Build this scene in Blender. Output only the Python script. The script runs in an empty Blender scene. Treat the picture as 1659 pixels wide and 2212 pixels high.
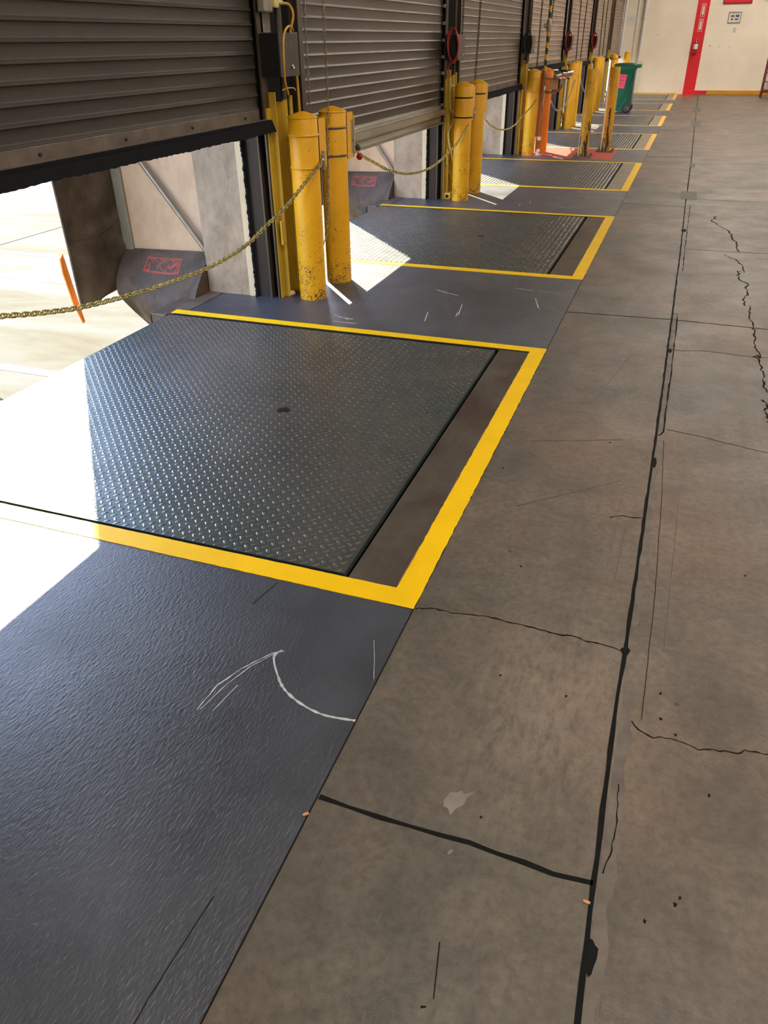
import bpy, bmesh, math, random
from mathutils import Vector, Matrix
random.seed(7)
S = bpy.context.scene
COL = S.collection
PI = math.pi

# ------------------------------------------------------------------ materials
def new_mat(name):
    m = bpy.data.materials.new(name); m.use_nodes = True
    nt = m.node_tree; b = nt.nodes['Principled BSDF']
    return m, nt, b
def N(nt, t, **kw):
    n = nt.nodes.new(t)
    for k, v in kw.items():
        if k.startswith('i_'): n.inputs[k[2:].replace('_', ' ')].default_value = v
        else: setattr(n, k, v)
    return n
def coords(nt, scale=(1, 1, 1), kind='Object', rot=(0, 0, 0)):
    tc = N(nt, 'ShaderNodeTexCoord'); mp = N(nt, 'ShaderNodeMapping')
    mp.inputs['Scale'].default_value = scale; mp.inputs['Rotation'].default_value = rot
    nt.links.new(tc.outputs[kind], mp.inputs['Vector'])
    return mp.outputs['Vector']
def noise(nt, vec, scale, detail=4, rough=.55, dist=0.):
    n = N(nt, 'ShaderNodeTexNoise'); nt.links.new(vec, n.inputs['Vector'])
    n.inputs['Scale'].default_value = scale; n.inputs['Detail'].default_value = detail
    n.inputs['Roughness'].default_value = rough; n.inputs['Distortion'].default_value = dist
    return n.outputs['Fac']
def ramp(nt, fac, stops, interp='LINEAR'):
    r = N(nt, 'ShaderNodeValToRGB'); r.color_ramp.interpolation = interp
    e = r.color_ramp.elements
    e[0].position, e[0].color = stops[0][0], c4(stops[0][1])
    e[1].position, e[1].color = stops[-1][0], c4(stops[-1][1])
    for p, c in stops[1:-1]:
        q = e.new(p); q.color = c4(c)
    nt.links.new(fac, r.inputs['Fac']); return r.outputs['Color']
def c4(c):
    if isinstance(c, (int, float)): return (c, c, c, 1)
    return tuple(c) + (1,)
def mix(nt, fac, a, b, mode='MIX'):
    n = N(nt, 'ShaderNodeMix', data_type='RGBA', blend_type=mode)
    for s, v in ((n.inputs[0], fac), (n.inputs[6], a), (n.inputs[7], b)):
        if isinstance(v, bpy.types.NodeSocket): nt.links.new(v, s)
        elif s.type == 'VALUE': s.default_value = v
        else: s.default_value = c4(v)
    return n.outputs[2]
def math_(nt, op, a, b=0., clamp=False):
    n = N(nt, 'ShaderNodeMath', operation=op, use_clamp=clamp)
    for s, v in ((n.inputs[0], a), (n.inputs[1], b)):
        if isinstance(v, bpy.types.NodeSocket): nt.links.new(v, s)
        else: s.default_value = v
    return n.outputs[0]
def bump(nt, b, h, strength=.3, dist=.01, prev=None):
    n = N(nt, 'ShaderNodeBump'); n.inputs['Strength'].default_value = strength
    n.inputs['Distance'].default_value = dist; nt.links.new(h, n.inputs['Height'])
    if prev: nt.links.new(prev, n.inputs['Normal'])
    nt.links.new(n.outputs['Normal'], b.inputs['Normal']); return n.outputs['Normal']
def simple(name, col, rough=.5, metal=0., var=.25, scale=6., bs=.1, stretch=(1, 1, 1), spec=.5, bd=.004):
    """plain procedural surface with a little tonal variation and bump"""
    m, nt, b = new_mat(name)
    v = coords(nt, stretch)
    n = noise(nt, v, scale, 5, .6)
    lo = tuple(max(0, x * (1 - var)) for x in col); hi = tuple(min(1, x * (1 + var)) for x in col)
    nt.links.new(ramp(nt, n, [(.3, lo), (.7, hi)]), b.inputs['Base Color'])
    b.inputs['Roughness'].default_value = rough; b.inputs['Metallic'].default_value = metal
    b.inputs['Specular IOR Level'].default_value = spec
    if bs: bump(nt, b, noise(nt, v, scale * 8, 4, .6), bs, bd)
    return m

def mat_concrete():
    m, nt, b = new_mat('worn_concrete')
    v = coords(nt)
    big = noise(nt, v, .8, 7, .66, .5)
    med = noise(nt, v, 4.5, 8, .74, .8)
    streak = noise(nt, coords(nt, (7, .5, 1)), 1.6, 6, .65)
    streak2 = noise(nt, coords(nt, (2.2, 9, 1)), 1.1, 5, .6)
    fine = noise(nt, v, 38, 6, .7)
    c = ramp(nt, big, [(.30, (.060, .053, .046)), (.46, (.105, .086, .070)), (.56, (.130, .104, .081)), (.72, (.185, .148, .115))])
    c = mix(nt, .75, c, ramp(nt, med, [(.38, .50), (.5, .98), (.62, 1.38)]), 'MULTIPLY')
    c = mix(nt, .6, c, ramp(nt, streak, [(.3, .62), (.68, 1.12)]), 'MULTIPLY')
    c = mix(nt, .10, c, ramp(nt, streak2, [(.32, .6), (.7, 1.1)]), 'MULTIPLY')
    c = mix(nt, .65, c, ramp(nt, fine, [(.38, .45), (.5, 1.), (.62, 1.4)]), 'MULTIPLY')
    # rusty / greenish tints
    tint = noise(nt, v, .55, 3, .5)
    c = mix(nt, .42, c, ramp(nt, tint, [(.36, (.075, .085, .072)), (.5, (.115, .095, .076)), (.62, (.18, .11, .072))]))
    # dark spots
    vor = N(nt, 'ShaderNodeTexVoronoi', feature='F1'); vor.inputs['Scale'].default_value = 5.5
    nt.links.new(v, vor.inputs['Vector'])
    sp = math_(nt, 'LESS_THAN', math_(nt, 'ADD', vor.outputs['Distance'], math_(nt, 'MULTIPLY', fine, .1)), .095)
    sp = math_(nt, 'MULTIPLY', sp, math_(nt, 'GREATER_THAN', noise(nt, v, 1.7, 2), .58))
    c = mix(nt, math_(nt, 'MULTIPLY', sp, .75), c, (.02, .018, .016))
    # fine scratches
    sv = coords(nt, (42, 2.3, 1), rot=(0, 0, .25))
    scr = math_(nt, 'GREATER_THAN', noise(nt, sv, 2.2, 3, .6), .72)
    c = mix(nt, math_(nt, 'MULTIPLY', scr, .22), c, (.26, .225, .19))
    dk = math_(nt, 'GREATER_THAN', noise(nt, coords(nt, (60, 5, 1), rot=(0, 0, -.12)), 2., 3, .6), .69)
    c = mix(nt, math_(nt, 'MULTIPLY', dk, .45), c, (.035, .03, .026))
    # pale mottled patch beside the joint, fading outwards
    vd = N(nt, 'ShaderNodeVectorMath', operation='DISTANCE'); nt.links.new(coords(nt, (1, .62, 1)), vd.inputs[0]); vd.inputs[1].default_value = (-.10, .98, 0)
    pale_mask = math_(nt, 'MULTIPLY', math_(nt, 'SUBTRACT', 1., math_(nt, 'MULTIPLY', vd.outputs['Value'], 2.6), clamp=True), math_(nt, 'MULTIPLY', math_(nt, 'SUBTRACT', noise(nt, coords(nt, (2.2, .8, 1)), 16, 6, .8), .36, clamp=True), 5.), clamp=True)
    c = mix(nt, math_(nt, 'MULTIPLY', pale_mask, .6), c, (.25, .205, .165))
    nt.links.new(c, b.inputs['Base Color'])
    nt.links.new(ramp(nt, noise(nt, v, 2.4, 5, .6), [(.3, .34), (.7, .55)]), b.inputs['Roughness'])
    b.inputs['Specular IOR Level'].default_value = .45
    h = math_(nt, 'ADD', math_(nt, 'MULTIPLY', fine, .6), math_(nt, 'MULTIPLY', noise(nt, v, 150, 3, .7), .5))
    bump(nt, b, h, .5, .004)
    return m
def mat_paint():
    m, nt, b = new_mat('grey_floor_paint')
    v = coords(nt)
    big = noise(nt, v, 1.3, 6, .62, .5)
    c = ramp(nt, big, [(.28, (.020, .023, .030)), (.46, (.035, .040, .052)), (.56, (.045, .051, .065)), (.74, (.076, .085, .106))])
    blot = noise(nt, v, 2.6, 4, .5, 1.)
    c = mix(nt, math_(nt, 'MULTIPLY', math_(nt, 'GREATER_THAN', blot, .66), .25), c, (.03, .03, .033))
    sv = coords(nt, (30, 3, 1), rot=(0, 0, .9))
    scr = math_(nt, 'GREATER_THAN', noise(nt, sv, 1.3, 2, .4), .76)
    c = mix(nt, math_(nt, 'MULTIPLY', scr, .18), c, (.22, .22, .23))
    nt.links.new(c, b.inputs['Base Color'])
    nt.links.new(ramp(nt, blot, [(.3, .36), (.7, .5)]), b.inputs['Roughness'])
    b.inputs['Specular IOR Level'].default_value = .5; b.inputs['Coat Weight'].default_value = .36; b.inputs['Coat Roughness'].default_value = .40; b.inputs['Coat IOR'].default_value = 1.6
    wv = coords(nt, (130, 50, 1), rot=(0, 0, -.75))
    h = math_(nt, 'ADD', noise(nt, wv, 1., 3, .5, .6), math_(nt, 'MULTIPLY', noise(nt, v, 14, 3, .5), .3))
    bump(nt, b, h, .45, .006)
    nt.links.new(b.inputs['Normal'].links[0].from_socket, b.inputs['Coat Normal'])
    return m
def mat_yellow(name, col, chip_lo, base_wear=False, rough=.38, chipcol=(.035, .025, .02), scrape=False):
    """yellow paint with chips of its own; on posts the wear is densest near the foot, where trucks rub it"""
    m, nt, b = new_mat(name)
    v = coords(nt)
    n = noise(nt, v, 3., 5, .6)
    c = ramp(nt, n, [(.3, tuple(x * .80 for x in col)), (.7, col)])
    info = N(nt, 'ShaderNodeObjectInfo')
    off = N(nt, 'ShaderNodeVectorMath', operation='ADD'); nt.links.new(v, off.inputs[0])
    loc = N(nt, 'ShaderNodeVectorMath', operation='SCALE'); nt.links.new(info.outputs['Location'], loc.inputs[0]); loc.inputs['Scale'].default_value = 3.7
    nt.links.new(loc.outputs[0], off.inputs[1])
    vv = off.outputs[0]
    f = noise(nt, vv, 105, 3, .6)
    g = noise(nt, vv, 9, 4, .6)
    s = math_(nt, 'ADD', math_(nt, 'MULTIPLY', f, .70), math_(nt, 'MULTIPLY', g, .30))
    if base_wear:
        sx = N(nt, 'ShaderNodeSeparateXYZ'); nt.links.new(v, sx.inputs[0])
        z = sx.outputs['Z']
        w = math_(nt, 'MULTIPLY', math_(nt, 'SUBTRACT', .55, z, clamp=True), .17)
        s = math_(nt, 'ADD', s, w)
    chip = math_(nt, 'GREATER_THAN', s, chip_lo)
    if scrape:
        sp = N(nt, 'ShaderNodeVectorMath', operation='MULTIPLY'); nt.links.new(vv, sp.inputs[0]); sp.inputs[1].default_value = (1, 1, .16)
        chip = math_(nt, 'MAXIMUM', chip, math_(nt, 'GREATER_THAN', math_(nt, 'ADD', noise(nt, sp.outputs[0], 13, 5, .65), math_(nt, 'MULTIPLY', w, .7)), .63))
    c = mix(nt, chip, c, chipcol)
    nt.links.new(c, b.inputs['Base Color'])
    b.inputs['Roughness'].default_value = rough
    h = math_(nt, 'SUBTRACT', math_(nt, 'MULTIPLY', noise(nt, v, 22, 3, .5), .5), math_(nt, 'MULTIPLY', chip, .5))
    bump(nt, b, h, .25, .003)
    return m
def mat_stripe(name, col):
    m, nt, b = new_mat(name)
    v = coords(nt)
    n = noise(nt, v, 5., 5, .6)
    c = ramp(nt, n, [(.3, tuple(x * .88 for x in col)), (.7, col)])
    d = math_(nt, 'GREATER_THAN', noise(nt, v, 55, 4, .7), .74)
    c = mix(nt, math_(nt, 'MULTIPLY', d, .35), c, (.35, .18, .01))
    nt.links.new(c, b.inputs['Base Color'])
    b.inputs['Roughness'].default_value = .5; b.inputs['Specular IOR Level'].default_value = .3
    h = math_(nt, 'ADD', noise(nt, v, 30, 3, .5), math_(nt, 'MULTIPLY', math_(nt, 'GREATER_THAN', noise(nt, coords(nt, (1, 1, 1)), 45, 1, .4, 1.2), .66), .4))
    bump(nt, b, h, .3, .004)
    return m
def mat_plate():
    m, nt, b = new_mat('tread_steel')
    v = coords(nt)
    n = noise(nt, v, 1.6, 5, .6)
    c = ramp(nt, n, [(.3, (.066, .078, .071)), (.55, (.102, .107, .098)), (.75, (.14, .135, .122))])
    g = noise(nt, v, .9, 3, .5)
    c = mix(nt, ramp(nt, g, [(.45, 0.), (.6, .45)]), c, (.06, .10, .088))
    nt.links.new(c, b.inputs['Base Color'])
    b.inputs['Metallic'].default_value = .55
    nt.links.new(ramp(nt, noise(nt, v, 8, 4, .6), [(.3, .34), (.7, .46)]), b.inputs['Roughness'])
    bump(nt, b, noise(nt, v, 60, 3, .6), .15, .002)
    return m
def mat_lug():
    m, nt, b = new_mat('worn_tread_lug')
    v = coords(nt)
    n = noise(nt, v, 12, 3, .6)
    nt.links.new(ramp(nt, n, [(.3, (.26, .255, .24)), (.7, (.44, .42, .39))]), b.inputs['Base Color'])
    b.inputs['Metallic'].default_value = .85; b.inputs['Roughness'].default_value = .26
    return m
def mat_steelplate(name, lo, mid, hi):
    m, nt, b = new_mat(name)
    v = coords(nt)
    n = noise(nt, v, 2.4, 6, .65, .6)
    c = ramp(nt, n, [(.3, lo), (.5, mid), (.7, hi)])
    st = noise(nt, coords(nt, (20, 1, 1)), 1.5, 5, .6)
    c = mix(nt, .3, c, ramp(nt, st, [(.3, .55), (.7, 1.15)]), 'MULTIPLY')
    nt.links.new(c, b.inputs['Base Color'])
    b.inputs['Metallic'].default_value = .3; b.inputs['Roughness'].default_value = .4
    bump(nt, b, noise(nt, v, 30, 4, .6), .15, .003)
    return m
def mat_curtain(name, col, rough=.5, metal=.15):
    m, nt, b = new_mat(name)
    v = coords(nt)
    n = noise(nt, coords(nt, (1, .5, 3)), 2., 5, .6)
    c = ramp(nt, n, [(.3, tuple(x * .75 for x in col)), (.7, tuple(x * 1.2 for x in col))])
    st = noise(nt, coords(nt, (1, 22, 1.2)), 1., 4, .6)
    c = mix(nt, .25, c, ramp(nt, st, [(.3, .6), (.7, 1.15)]), 'MULTIPLY')
    nt.links.new(c, b.inputs['Base Color'])
    b.inputs['Metallic'].default_value = metal; b.inputs['Roughness'].default_value = rough
    bump(nt, b, noise(nt, v, 25, 3, .5), .06, .003)
    return m
def mat_wallconc(name, cols, streaks=True):
    m, nt, b = new_mat(name)
    v = coords(nt)
    c = ramp(nt, noise(nt, coords(nt, (1, 1, .6)), 6, 8, .72, .3), [(.3, cols[0]), (.5, cols[1]), (.7, cols[2])])
    p = noise(nt, v, 45, 3, .6)
    if streaks:
        c = mix(nt, math_(nt, 'MULTIPLY', math_(nt, 'GREATER_THAN', p, .7), .5), c, tuple(x * .5 for x in cols[0]))
    nt.links.new(c, b.inputs['Base Color']); b.inputs['Roughness'].default_value = .85
    bump(nt, b, p, .3, .006)
    return m
def mat_yard():
    m, nt, b = new_mat('yard_concrete')
    v = coords(nt)
    n = noise(nt, coords(nt, (.5, 1.6, 1)), .8, 6, .65, .5)
    c = ramp(nt, n, [(.30, (.098, .077, .042)), (.47, (.125, .113, .078)), (.62, (.138, .134, .112))])
    nt.links.new(c, b.inputs['Base Color']); b.inputs['Roughness'].default_value = .95; b.inputs['Specular IOR Level'].default_value = .15
    return m
def mat_pad():
    m, nt, b = new_mat('dusty_black_vinyl')
    v = coords(nt)
    n = noise(nt, v, 5, 6, .65, .6)
    c = ramp(nt, n, [(.3, (.048, .030, .016)), (.55, (.095, .062, .034)), (.75, (.17, .115, .07))])
    tc = N(nt, 'ShaderNodeTexCoord'); sx = N(nt, 'ShaderNodeSeparateXYZ'); nt.links.new(tc.outputs['UV'], sx.inputs[0])
    def band(s, a, bb):
        return math_(nt, 'MULTIPLY', math_(nt, 'GREATER_THAN', s, a), math_(nt, 'LESS_THAN', s, bb))
    rect = math_(nt, 'MULTIPLY', band(sx.outputs['X'], .30, .70), band(sx.outputs['Y'], .10, .27))
    ed = math_(nt, 'MULTIPLY', band(sx.outputs['X'], .315, .685), band(sx.outputs['Y'], .12, .25))
    worn = math_(nt, 'GREATER_THAN', noise(nt, v, 26, 3, .6, .8), .53)
    border = math_(nt, 'SUBTRACT', 1., ed)
    red = math_(nt, 'MULTIPLY', rect, math_(nt, 'MAXIMUM', worn, math_(nt, 'MULTIPLY', border, math_(nt, 'GREATER_THAN', noise(nt, v, 30, 2), .4))))
    c = mix(nt, math_(nt, 'MULTIPLY', red, .85), c, (.42, .06, .035))
    nt.links.new(c, b.inputs['Base Color']); b.inputs['Roughness'].default_value = .62
    bump(nt, b, noise(nt, coords(nt, (6, 6, 1.5)), 2, 4, .5, .8), .25, .03)
    return m
def mat_endwall():
    m, nt, b = new_mat('cream_wall_paint')
    v = coords(nt)
    n = noise(nt, v, 1.0, 6, .6, .4)
    c = ramp(nt, n, [(.3, (.70, .62, .50)), (.7, (.80, .73, .60))])
    f = noise(nt, v, 5, 6, .7, 1.)
    c = mix(nt, math_(nt, 'MULTIPLY', math_(nt, 'GREATER_THAN', f, .70), .35), c, (.32, .28, .24))
    sx = N(nt, 'ShaderNodeSeparateXYZ'); nt.links.new(v, sx.inputs[0])
    low = math_(nt, 'SUBTRACT', .5, sx.outputs['Z'], clamp=True)
    sc = math_(nt, 'GREATER_THAN', math_(nt, 'ADD', noise(nt, coords(nt, (3, 3, 12)), 3, 4, .7), math_(nt, 'MULTIPLY', low, .22)), .70)
    c = mix(nt, math_(nt, 'MULTIPLY', sc, .4), c, (.28, .26, .25))
    nt.links.new(c, b.inputs['Base Color']); b.inputs['Roughness'].default_value = .6
    bump(nt, b, noise(nt, v, 20, 4, .5), .08, .005)
    return m
def mat_emit(name, col, strength):
    m, nt, b = new_mat(name)
    b.inputs['Base Color'].default_value = c4((.9, .9, .9))
    b.inputs['Emission Color'].default_value = c4(col); b.inputs['Emission Strength'].default_value = strength
    return m
def mat_bands():
    m, nt, b = new_mat('yellow_green_bands')
    tc = N(nt, 'ShaderNodeTexCoord'); sx = N(nt, 'ShaderNodeSeparateXYZ'); nt.links.new(tc.outputs['Object'], sx.inputs[0])
    z = math_(nt, 'ADD', sx.outputs['Z'], math_(nt, 'MULTIPLY', sx.outputs['X'], .5))
    fr = math_(nt, 'FRACT', math_(nt, 'MULTIPLY', z, 1 / .155))
    c = mix(nt, math_(nt, 'GREATER_THAN', fr, .5), (.80, .36, .02), (.005, .075, .035))
    nt.links.new(c, b.inputs['Base Color']); b.inputs['Roughness'].default_value = .4
    return m

M = dict(
    concrete=mat_concrete(), paint=mat_paint(),
    bollard=mat_yellow('bollard_yellow', (.78, .39, .004), .64, True),
    bollard_orange_lit=mat_yellow('bollard_orange_lit', (.80, .22, .008), .70, True),  # a yellow bollard under orange light, the light put into its colour
    ysteel=mat_yellow('painted_yellow_steel', (.50, .32, .025), .68),
    stripe=mat_stripe('floor_stripe_yellow', (.86, .53, .001)),
    stripe_pale=mat_stripe('faded_floor_stripe_yellow', (.80, .47, .08)),
    plate=mat_plate(), lug=mat_lug(),
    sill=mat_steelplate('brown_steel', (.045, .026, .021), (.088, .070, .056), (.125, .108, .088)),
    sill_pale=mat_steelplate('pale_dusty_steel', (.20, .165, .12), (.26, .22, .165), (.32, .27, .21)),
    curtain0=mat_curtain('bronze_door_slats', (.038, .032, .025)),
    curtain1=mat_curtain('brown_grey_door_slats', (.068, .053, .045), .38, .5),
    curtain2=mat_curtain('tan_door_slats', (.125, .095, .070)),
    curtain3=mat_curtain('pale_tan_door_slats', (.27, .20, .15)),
    bar=simple('bar_steel', (.15, .12, .10), .42, .5, .3, 8),
    bar_bright=simple('bright_bar_steel', (.34, .32, .27), .32, .8, .2, 8, stretch=(1, .2, 1)),
    brush=simple('black_brush', (.010, .010, .012), .95, 0, .3, 40, .5, (1, 8, .5), spec=.1),
    jamb=simple('dark_brown_steel', (.024, .016, .011), .55, .3, .4, 5, .15, (1, 1, .3)),
    black=simple('black_rubber', (.006, .006, .007), .8, 0, .2, 10, .1, spec=.2),
    guide=simple('guide_steel', (.085, .062, .045), .45, .5, .4, 5, .15, (2, 2, .4)),
    cream=simple('cream_strip', (.62, .50, .30), .6, 0, .08, 4, .05),
    pierconc=mat_wallconc('pier_concrete', ((.22, .16, .10), (.35, .265, .175), (.44, .345, .24))),
    dockface=mat_wallconc('dock_concrete', ((.16, .13, .10), (.22, .19, .15), (.28, .24, .19))),
    peach=mat_wallconc('peach_panel', ((.50, .34, .21), (.60, .42, .26), (.66, .48, .31)), False),
    galv=simple('galvanised_strip', (.36, .34, .25), .45, .4, .15, 6, .1, (1, 1, .3)),
    rod=simple('grey_rod', (.30, .26, .21), .4, .6, .2, 10),
    pad=mat_pad(), flap=simple('dusty_fabric', (.11, .080, .052), .75, 0, .5, 5, .3, bd=.01),
    orange=simple('orange_marker', (.85, .22, .01), .4, 0, .1),
    yard=mat_yard(), white=simple('white_line_paint', (.26, .26, .24), .7, 0, .05),
    endwall=mat_endwall(), inwall=simple('interior_wall', (.30, .26, .21), .8, 0, .1, 1),
    ceil=simple('ceiling_white', (.20, .18, .16), .8, 0, .1, 1),
    red=simple('red_wall_paint', (.62, .008, .018), .45, 0, .08, 3, .05),
    darkred=simple('dark_red', (.30, .006, .012), .45, 0, .1),
    curbyellow=mat_yellow('curb_yellow', (.62, .27, .01), .66),
    redfloor=mat_stripe('red_floor_paint', (.42, .065, .04)),
    boxgrey=simple('dark_box_steel', (.055, .048, .040), .42, .4, .2, 8, .05),
    boxside=simple('black_box_steel', (.012, .011, .012), .5, .3, .2, 8, .05),
    jbox=simple('junction_box_grey', (.26, .22, .18), .5, .3, .3, 12, .15),
    chrome=simple('chrome', (.62, .58, .52), .18, 1., .1, 8, 0),
    chainy=simple('brass_chain', (.42, .34, .12), .32, .85, .35, 30, 0),
    chaing=simple('dull_steel_chain', (.30, .25, .18), .38, .8, .4, 30, 0),
    chaind=simple('dark_chain', (.03, .022, .018), .5, .6, .3, 30, 0),
    cabley=simple('yellow_cable', (.50, .27, .02), .5, 0, .15, 10, .05),
    cabler=simple('red_cable', (.35, .025, .02), .45, 0, .2, 10, .05),
    cabled=simple('dark_green_cable', (.02, .035, .03), .45, 0, .2, 10, .05),
    hose=simple('pale_yellow_hose', (.48, .40, .16), .5, 0, .2, 10, .05),
    copper=simple('copper_brown_pipe', (.32, .15, .075), .38, .5, .3, 8, .05),
    steel=simple('stainless', (.65, .60, .52), .14, 1., .08, 6, 0),
    bands=mat_bands(), cardb=simple('orange_brown_sign', (.50, .25, .12), .6, 0, .08),
    whitep=simple('white_plastic', (.75, .74, .70), .5, 0, .05),
    green=simple('bin_green', (.015, .17, .10), .38, 0, .12, 4, .05),
    greend=simple('dark_green_plastic', (.012, .07, .045), .4, 0, .15, 4, .05),
    exitgreen=simple('sign_green', (.01, .20, .08), .4, 0, .05),
    pink=simple('pink_paper', (.90, .10, .22), .7, 0, .05), ink=simple('ink', (.10, .05, .06), .7),
    tyre=simple('tyre_rubber', (.02, .02, .02), .7, 0, .2, 20), grey=simple('grey_plastic', (.16, .16, .16), .45, 0, .1),
    paper=simple('white_paper', (.68, .65, .60), .7, 0, .04), pic1=simple('brown_picture', (.22, .12, .08), .6, 0, .5, 60),
    pic2=simple('blue_picture', (.06, .09, .22), .6, 0, .5, 60), framem=simple('dark_frame', (.06, .035, .03), .5),
    ext=simple('extinguisher_red', (.45, .015, .02), .22, 0, .05), cyl=simple('silver_cylinder', (.48, .50, .48), .3, .6, .15, 4),
    rackred=simple('maroon_steel', (.17, .015, .02), .4, .1, .2, 8), groove=simple('black_joint_sealant', (.004, .005, .005), .8, 0, .3, 30, .2, spec=.15),
    crack=simple('dark_crack', (.012, .010, .009), .9, 0, .3, 30, spec=.1), chalk=simple('white_scuff', (.42, .42, .44), .7, 0, .35, 40),
    stain=simple('pale_stain', (.20, .18, .155), .6, 0, .2, 12), strip=simple('pale_patched_concrete', (.118, .100, .084), .6, 0, .4, 9, .3), patch=simple('grey_patch', (.075, .068, .060), .6, 0, .25, 8),
    bumper=simple('brown_angle_steel', (.11, .08, .06), .5, .2, .3, 6), pipewhite=simple('white_pipe', (.62, .60, .55), .35, 0, .05),
)

# ------------------------------------------------------------------ mesh helpers
class MB:
    def __init__(s): s.v = []; s.f = []; s.mi = []; s.sm = []; s.m = 0; s.smooth = False
    def add(s, vs, fs):
        o = len(s.v); s.v += [tuple(v) for v in vs]
        for f in fs: s.f.append([i + o for i in f]); s.mi.append(s.m); s.sm.append(s.smooth)
        return s
    def box(s, x0, x1, y0, y1, z0, z1, ch=0.):
        sm = s.smooth; s.smooth = False
        if ch > 0:
            # box with chamfered edges: octagonal rings
            c = min(ch, (x1-x0)*.49, (y1-y0)*.49, (z1-z0)*.49)
            def ring(z, i):
                return [(x0+c+i, y0+i, z), (x1-c-i, y0+i, z), (x1-i, y0+c+i, z), (x1-i, y1-c-i, z), (x1-c-i, y1-i, z), (x0+c+i, y1-i, z), (x0+i, y1-c-i, z), (x0+i, y0+c+i, z)]
            vs = ring(z0, c*.5) + ring(z0+c, 0) + ring(z1-c, 0) + ring(z1, c*.5)
            fs = [list(range(7, -1, -1)), list(range(24, 32))]
            for r in range(3):
                for i in range(8):
                    j = (i+1) % 8; fs.append([r*8+i, r*8+j, r*8+8+j, r*8+8+i])
            s.add(vs, fs)
        else:
            vs = [(x0,y0,z0),(x1,y0,z0),(x1,y1,z0),(x0,y1,z0),(x0,y0,z1),(x1,y0,z1),(x1,y1,z1),(x0,y1,z1)]
            s.add(vs, [[3,2,1,0],[4,5,6,7],[0,1,5,4],[1,2,6,5],[2,3,7,6],[3,0,4,7]])
        s.smooth = sm; return s
    def tube(s, pts, r, n=10, closed=False, cap=True):
        pts = [Vector(p) for p in pts]; k = len(pts); rs = r if isinstance(r, (list, tuple)) else [r]*k
        vs = []; prev = None
        for i, p in enumerate(pts):
            if closed: t = pts[(i+1) % k] - pts[i-1]
            else: t = pts[min(i+1, k-1)] - pts[max(i-1, 0)]
            t.normalize()
            if prev is None:
                a = Vector((0, 0, 1)) if abs(t.z) < .9 else Vector((1, 0, 0)); u = t.cross(a).normalized()
            else:
                u = (prev - t*prev.dot(t)).normalized()
            prev = u; w = t.cross(u)
            for j in range(n):
                q = 2*PI*j/n; vs.append(p + (u*math.cos(q) + w*math.sin(q))*rs[i])
        fs = []
        for i in range(k if closed else k-1):
            a = i*n; b2 = ((i+1) % k)*n
            for j in range(n): fs.append([a+j, a+(j+1) % n, b2+(j+1) % n, b2+j])
        sm = s.smooth; s.smooth = True; s.add(vs, fs)
        if cap and not closed:
            s.smooth = False
            s.add(vs[:n], [list(range(n-1, -1, -1))]); s.add(vs[-n:], [list(range(n))])
        s.smooth = sm; return s
    def lathe(s, prof, cx, cy, n=32, cz=0., axis='z', smooth=True):
        vs = []; fs = []
        for r, z in prof:
            for j in range(n):
                q = 2*PI*j/n; a, b2 = r*math.cos(q), r*math.sin(q)
                vs.append((cx+a, cy+b2, cz+z) if axis == 'z' else ((cx+a, cy+z, cz+b2) if axis == 'y' else (cx+z, cy+a, cz+b2)))
        for i in range(len(prof)-1):
            for j in range(n): fs.append([i*n+j, i*n+(j+1) % n, (i+1)*n+(j+1) % n, (i+1)*n+j])
        sm = s.smooth; s.smooth = smooth; s.add(vs, fs); s.smooth = sm; return s
    def prism(s, poly, z0, z1, f=lambda x, y, z: (x, y, z)):
        n = len(poly)
        vs = [f(x, y, z0) for x, y in poly] + [f(x, y, z1) for x, y in poly]
        fs = [list(range(n-1, -1, -1)), list(range(n, 2*n))] + [[i, (i+1) % n, n+(i+1) % n, n+i] for i in range(n)]
        s.add(vs, fs); return s
    def ribbon(s, pts, w, z, h=.0012):
        """thin raised strip along a ground polyline; w may be a list"""
        P = [Vector((p[0], p[1])) for p in pts]; k = len(P); ws = w if isinstance(w, (list, tuple)) else [w]*k
        L, R = [], []
        for i, p in enumerate(P):
            t = (P[min(i+1, k-1)] - P[max(i-1, 0)]).normalized(); nrm = Vector((-t.y, t.x))
            L.append(p + nrm*ws[i]/2); R.append(p - nrm*ws[i]/2)
        vs = [(q.x, q.y, z+h) for q in L] + [(q.x, q.y, z+h) for q in R] + [(q.x, q.y, z-.001) for q in L] + [(q.x, q.y, z-.001) for q in R]
        fs = []
        for i in range(k-1):
            fs += [[i, k+i, k+i+1, i+1], [2*k+i, i, i+1, 2*k+i+1], [k+i, 3*k+i, 3*k+i+1, k+i+1]]
        s.add(vs, fs); return s
    def grid(s, nu, nv, f, thick=None):
        vs = [f(i/(nu-1), j/(nv-1)) for j in range(nv) for i in range(nu)]
        fs = [[j*nu+i, j*nu+i+1, (j+1)*nu+i+1, (j+1)*nu+i] for j in range(nv-1) for i in range(nu-1)]
        s.add(vs, fs); return s
    def build(s, name, mats, parent=None, label=None, off=(0, 0, 0), bevel=0.):
        me = bpy.data.meshes.new(name)
        o3 = Vector(off)
        me.from_pydata([tuple(Vector(v) - o3) for v in s.v], [], s.f)
        if not isinstance(mats, (list, tuple)): mats = [mats]
        for m in mats: me.materials.append(m)
        me.polygons.foreach_set('material_index', s.mi)
        me.polygons.foreach_set('use_smooth', s.sm)
        bm = bmesh.new(); bm.from_mesh(me); bmesh.ops.recalc_face_normals(bm, faces=bm.faces); bm.to_mesh(me); bm.free()
        me.update()
        o = bpy.data.objects.new(name, me); COL.objects.link(o)
        pw = Vector((0, 0, 0)); q = parent
        while q is not None: pw += q.location; q = q.parent
        o.location = o3 - pw if o3.length else (0, 0, 0)
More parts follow.
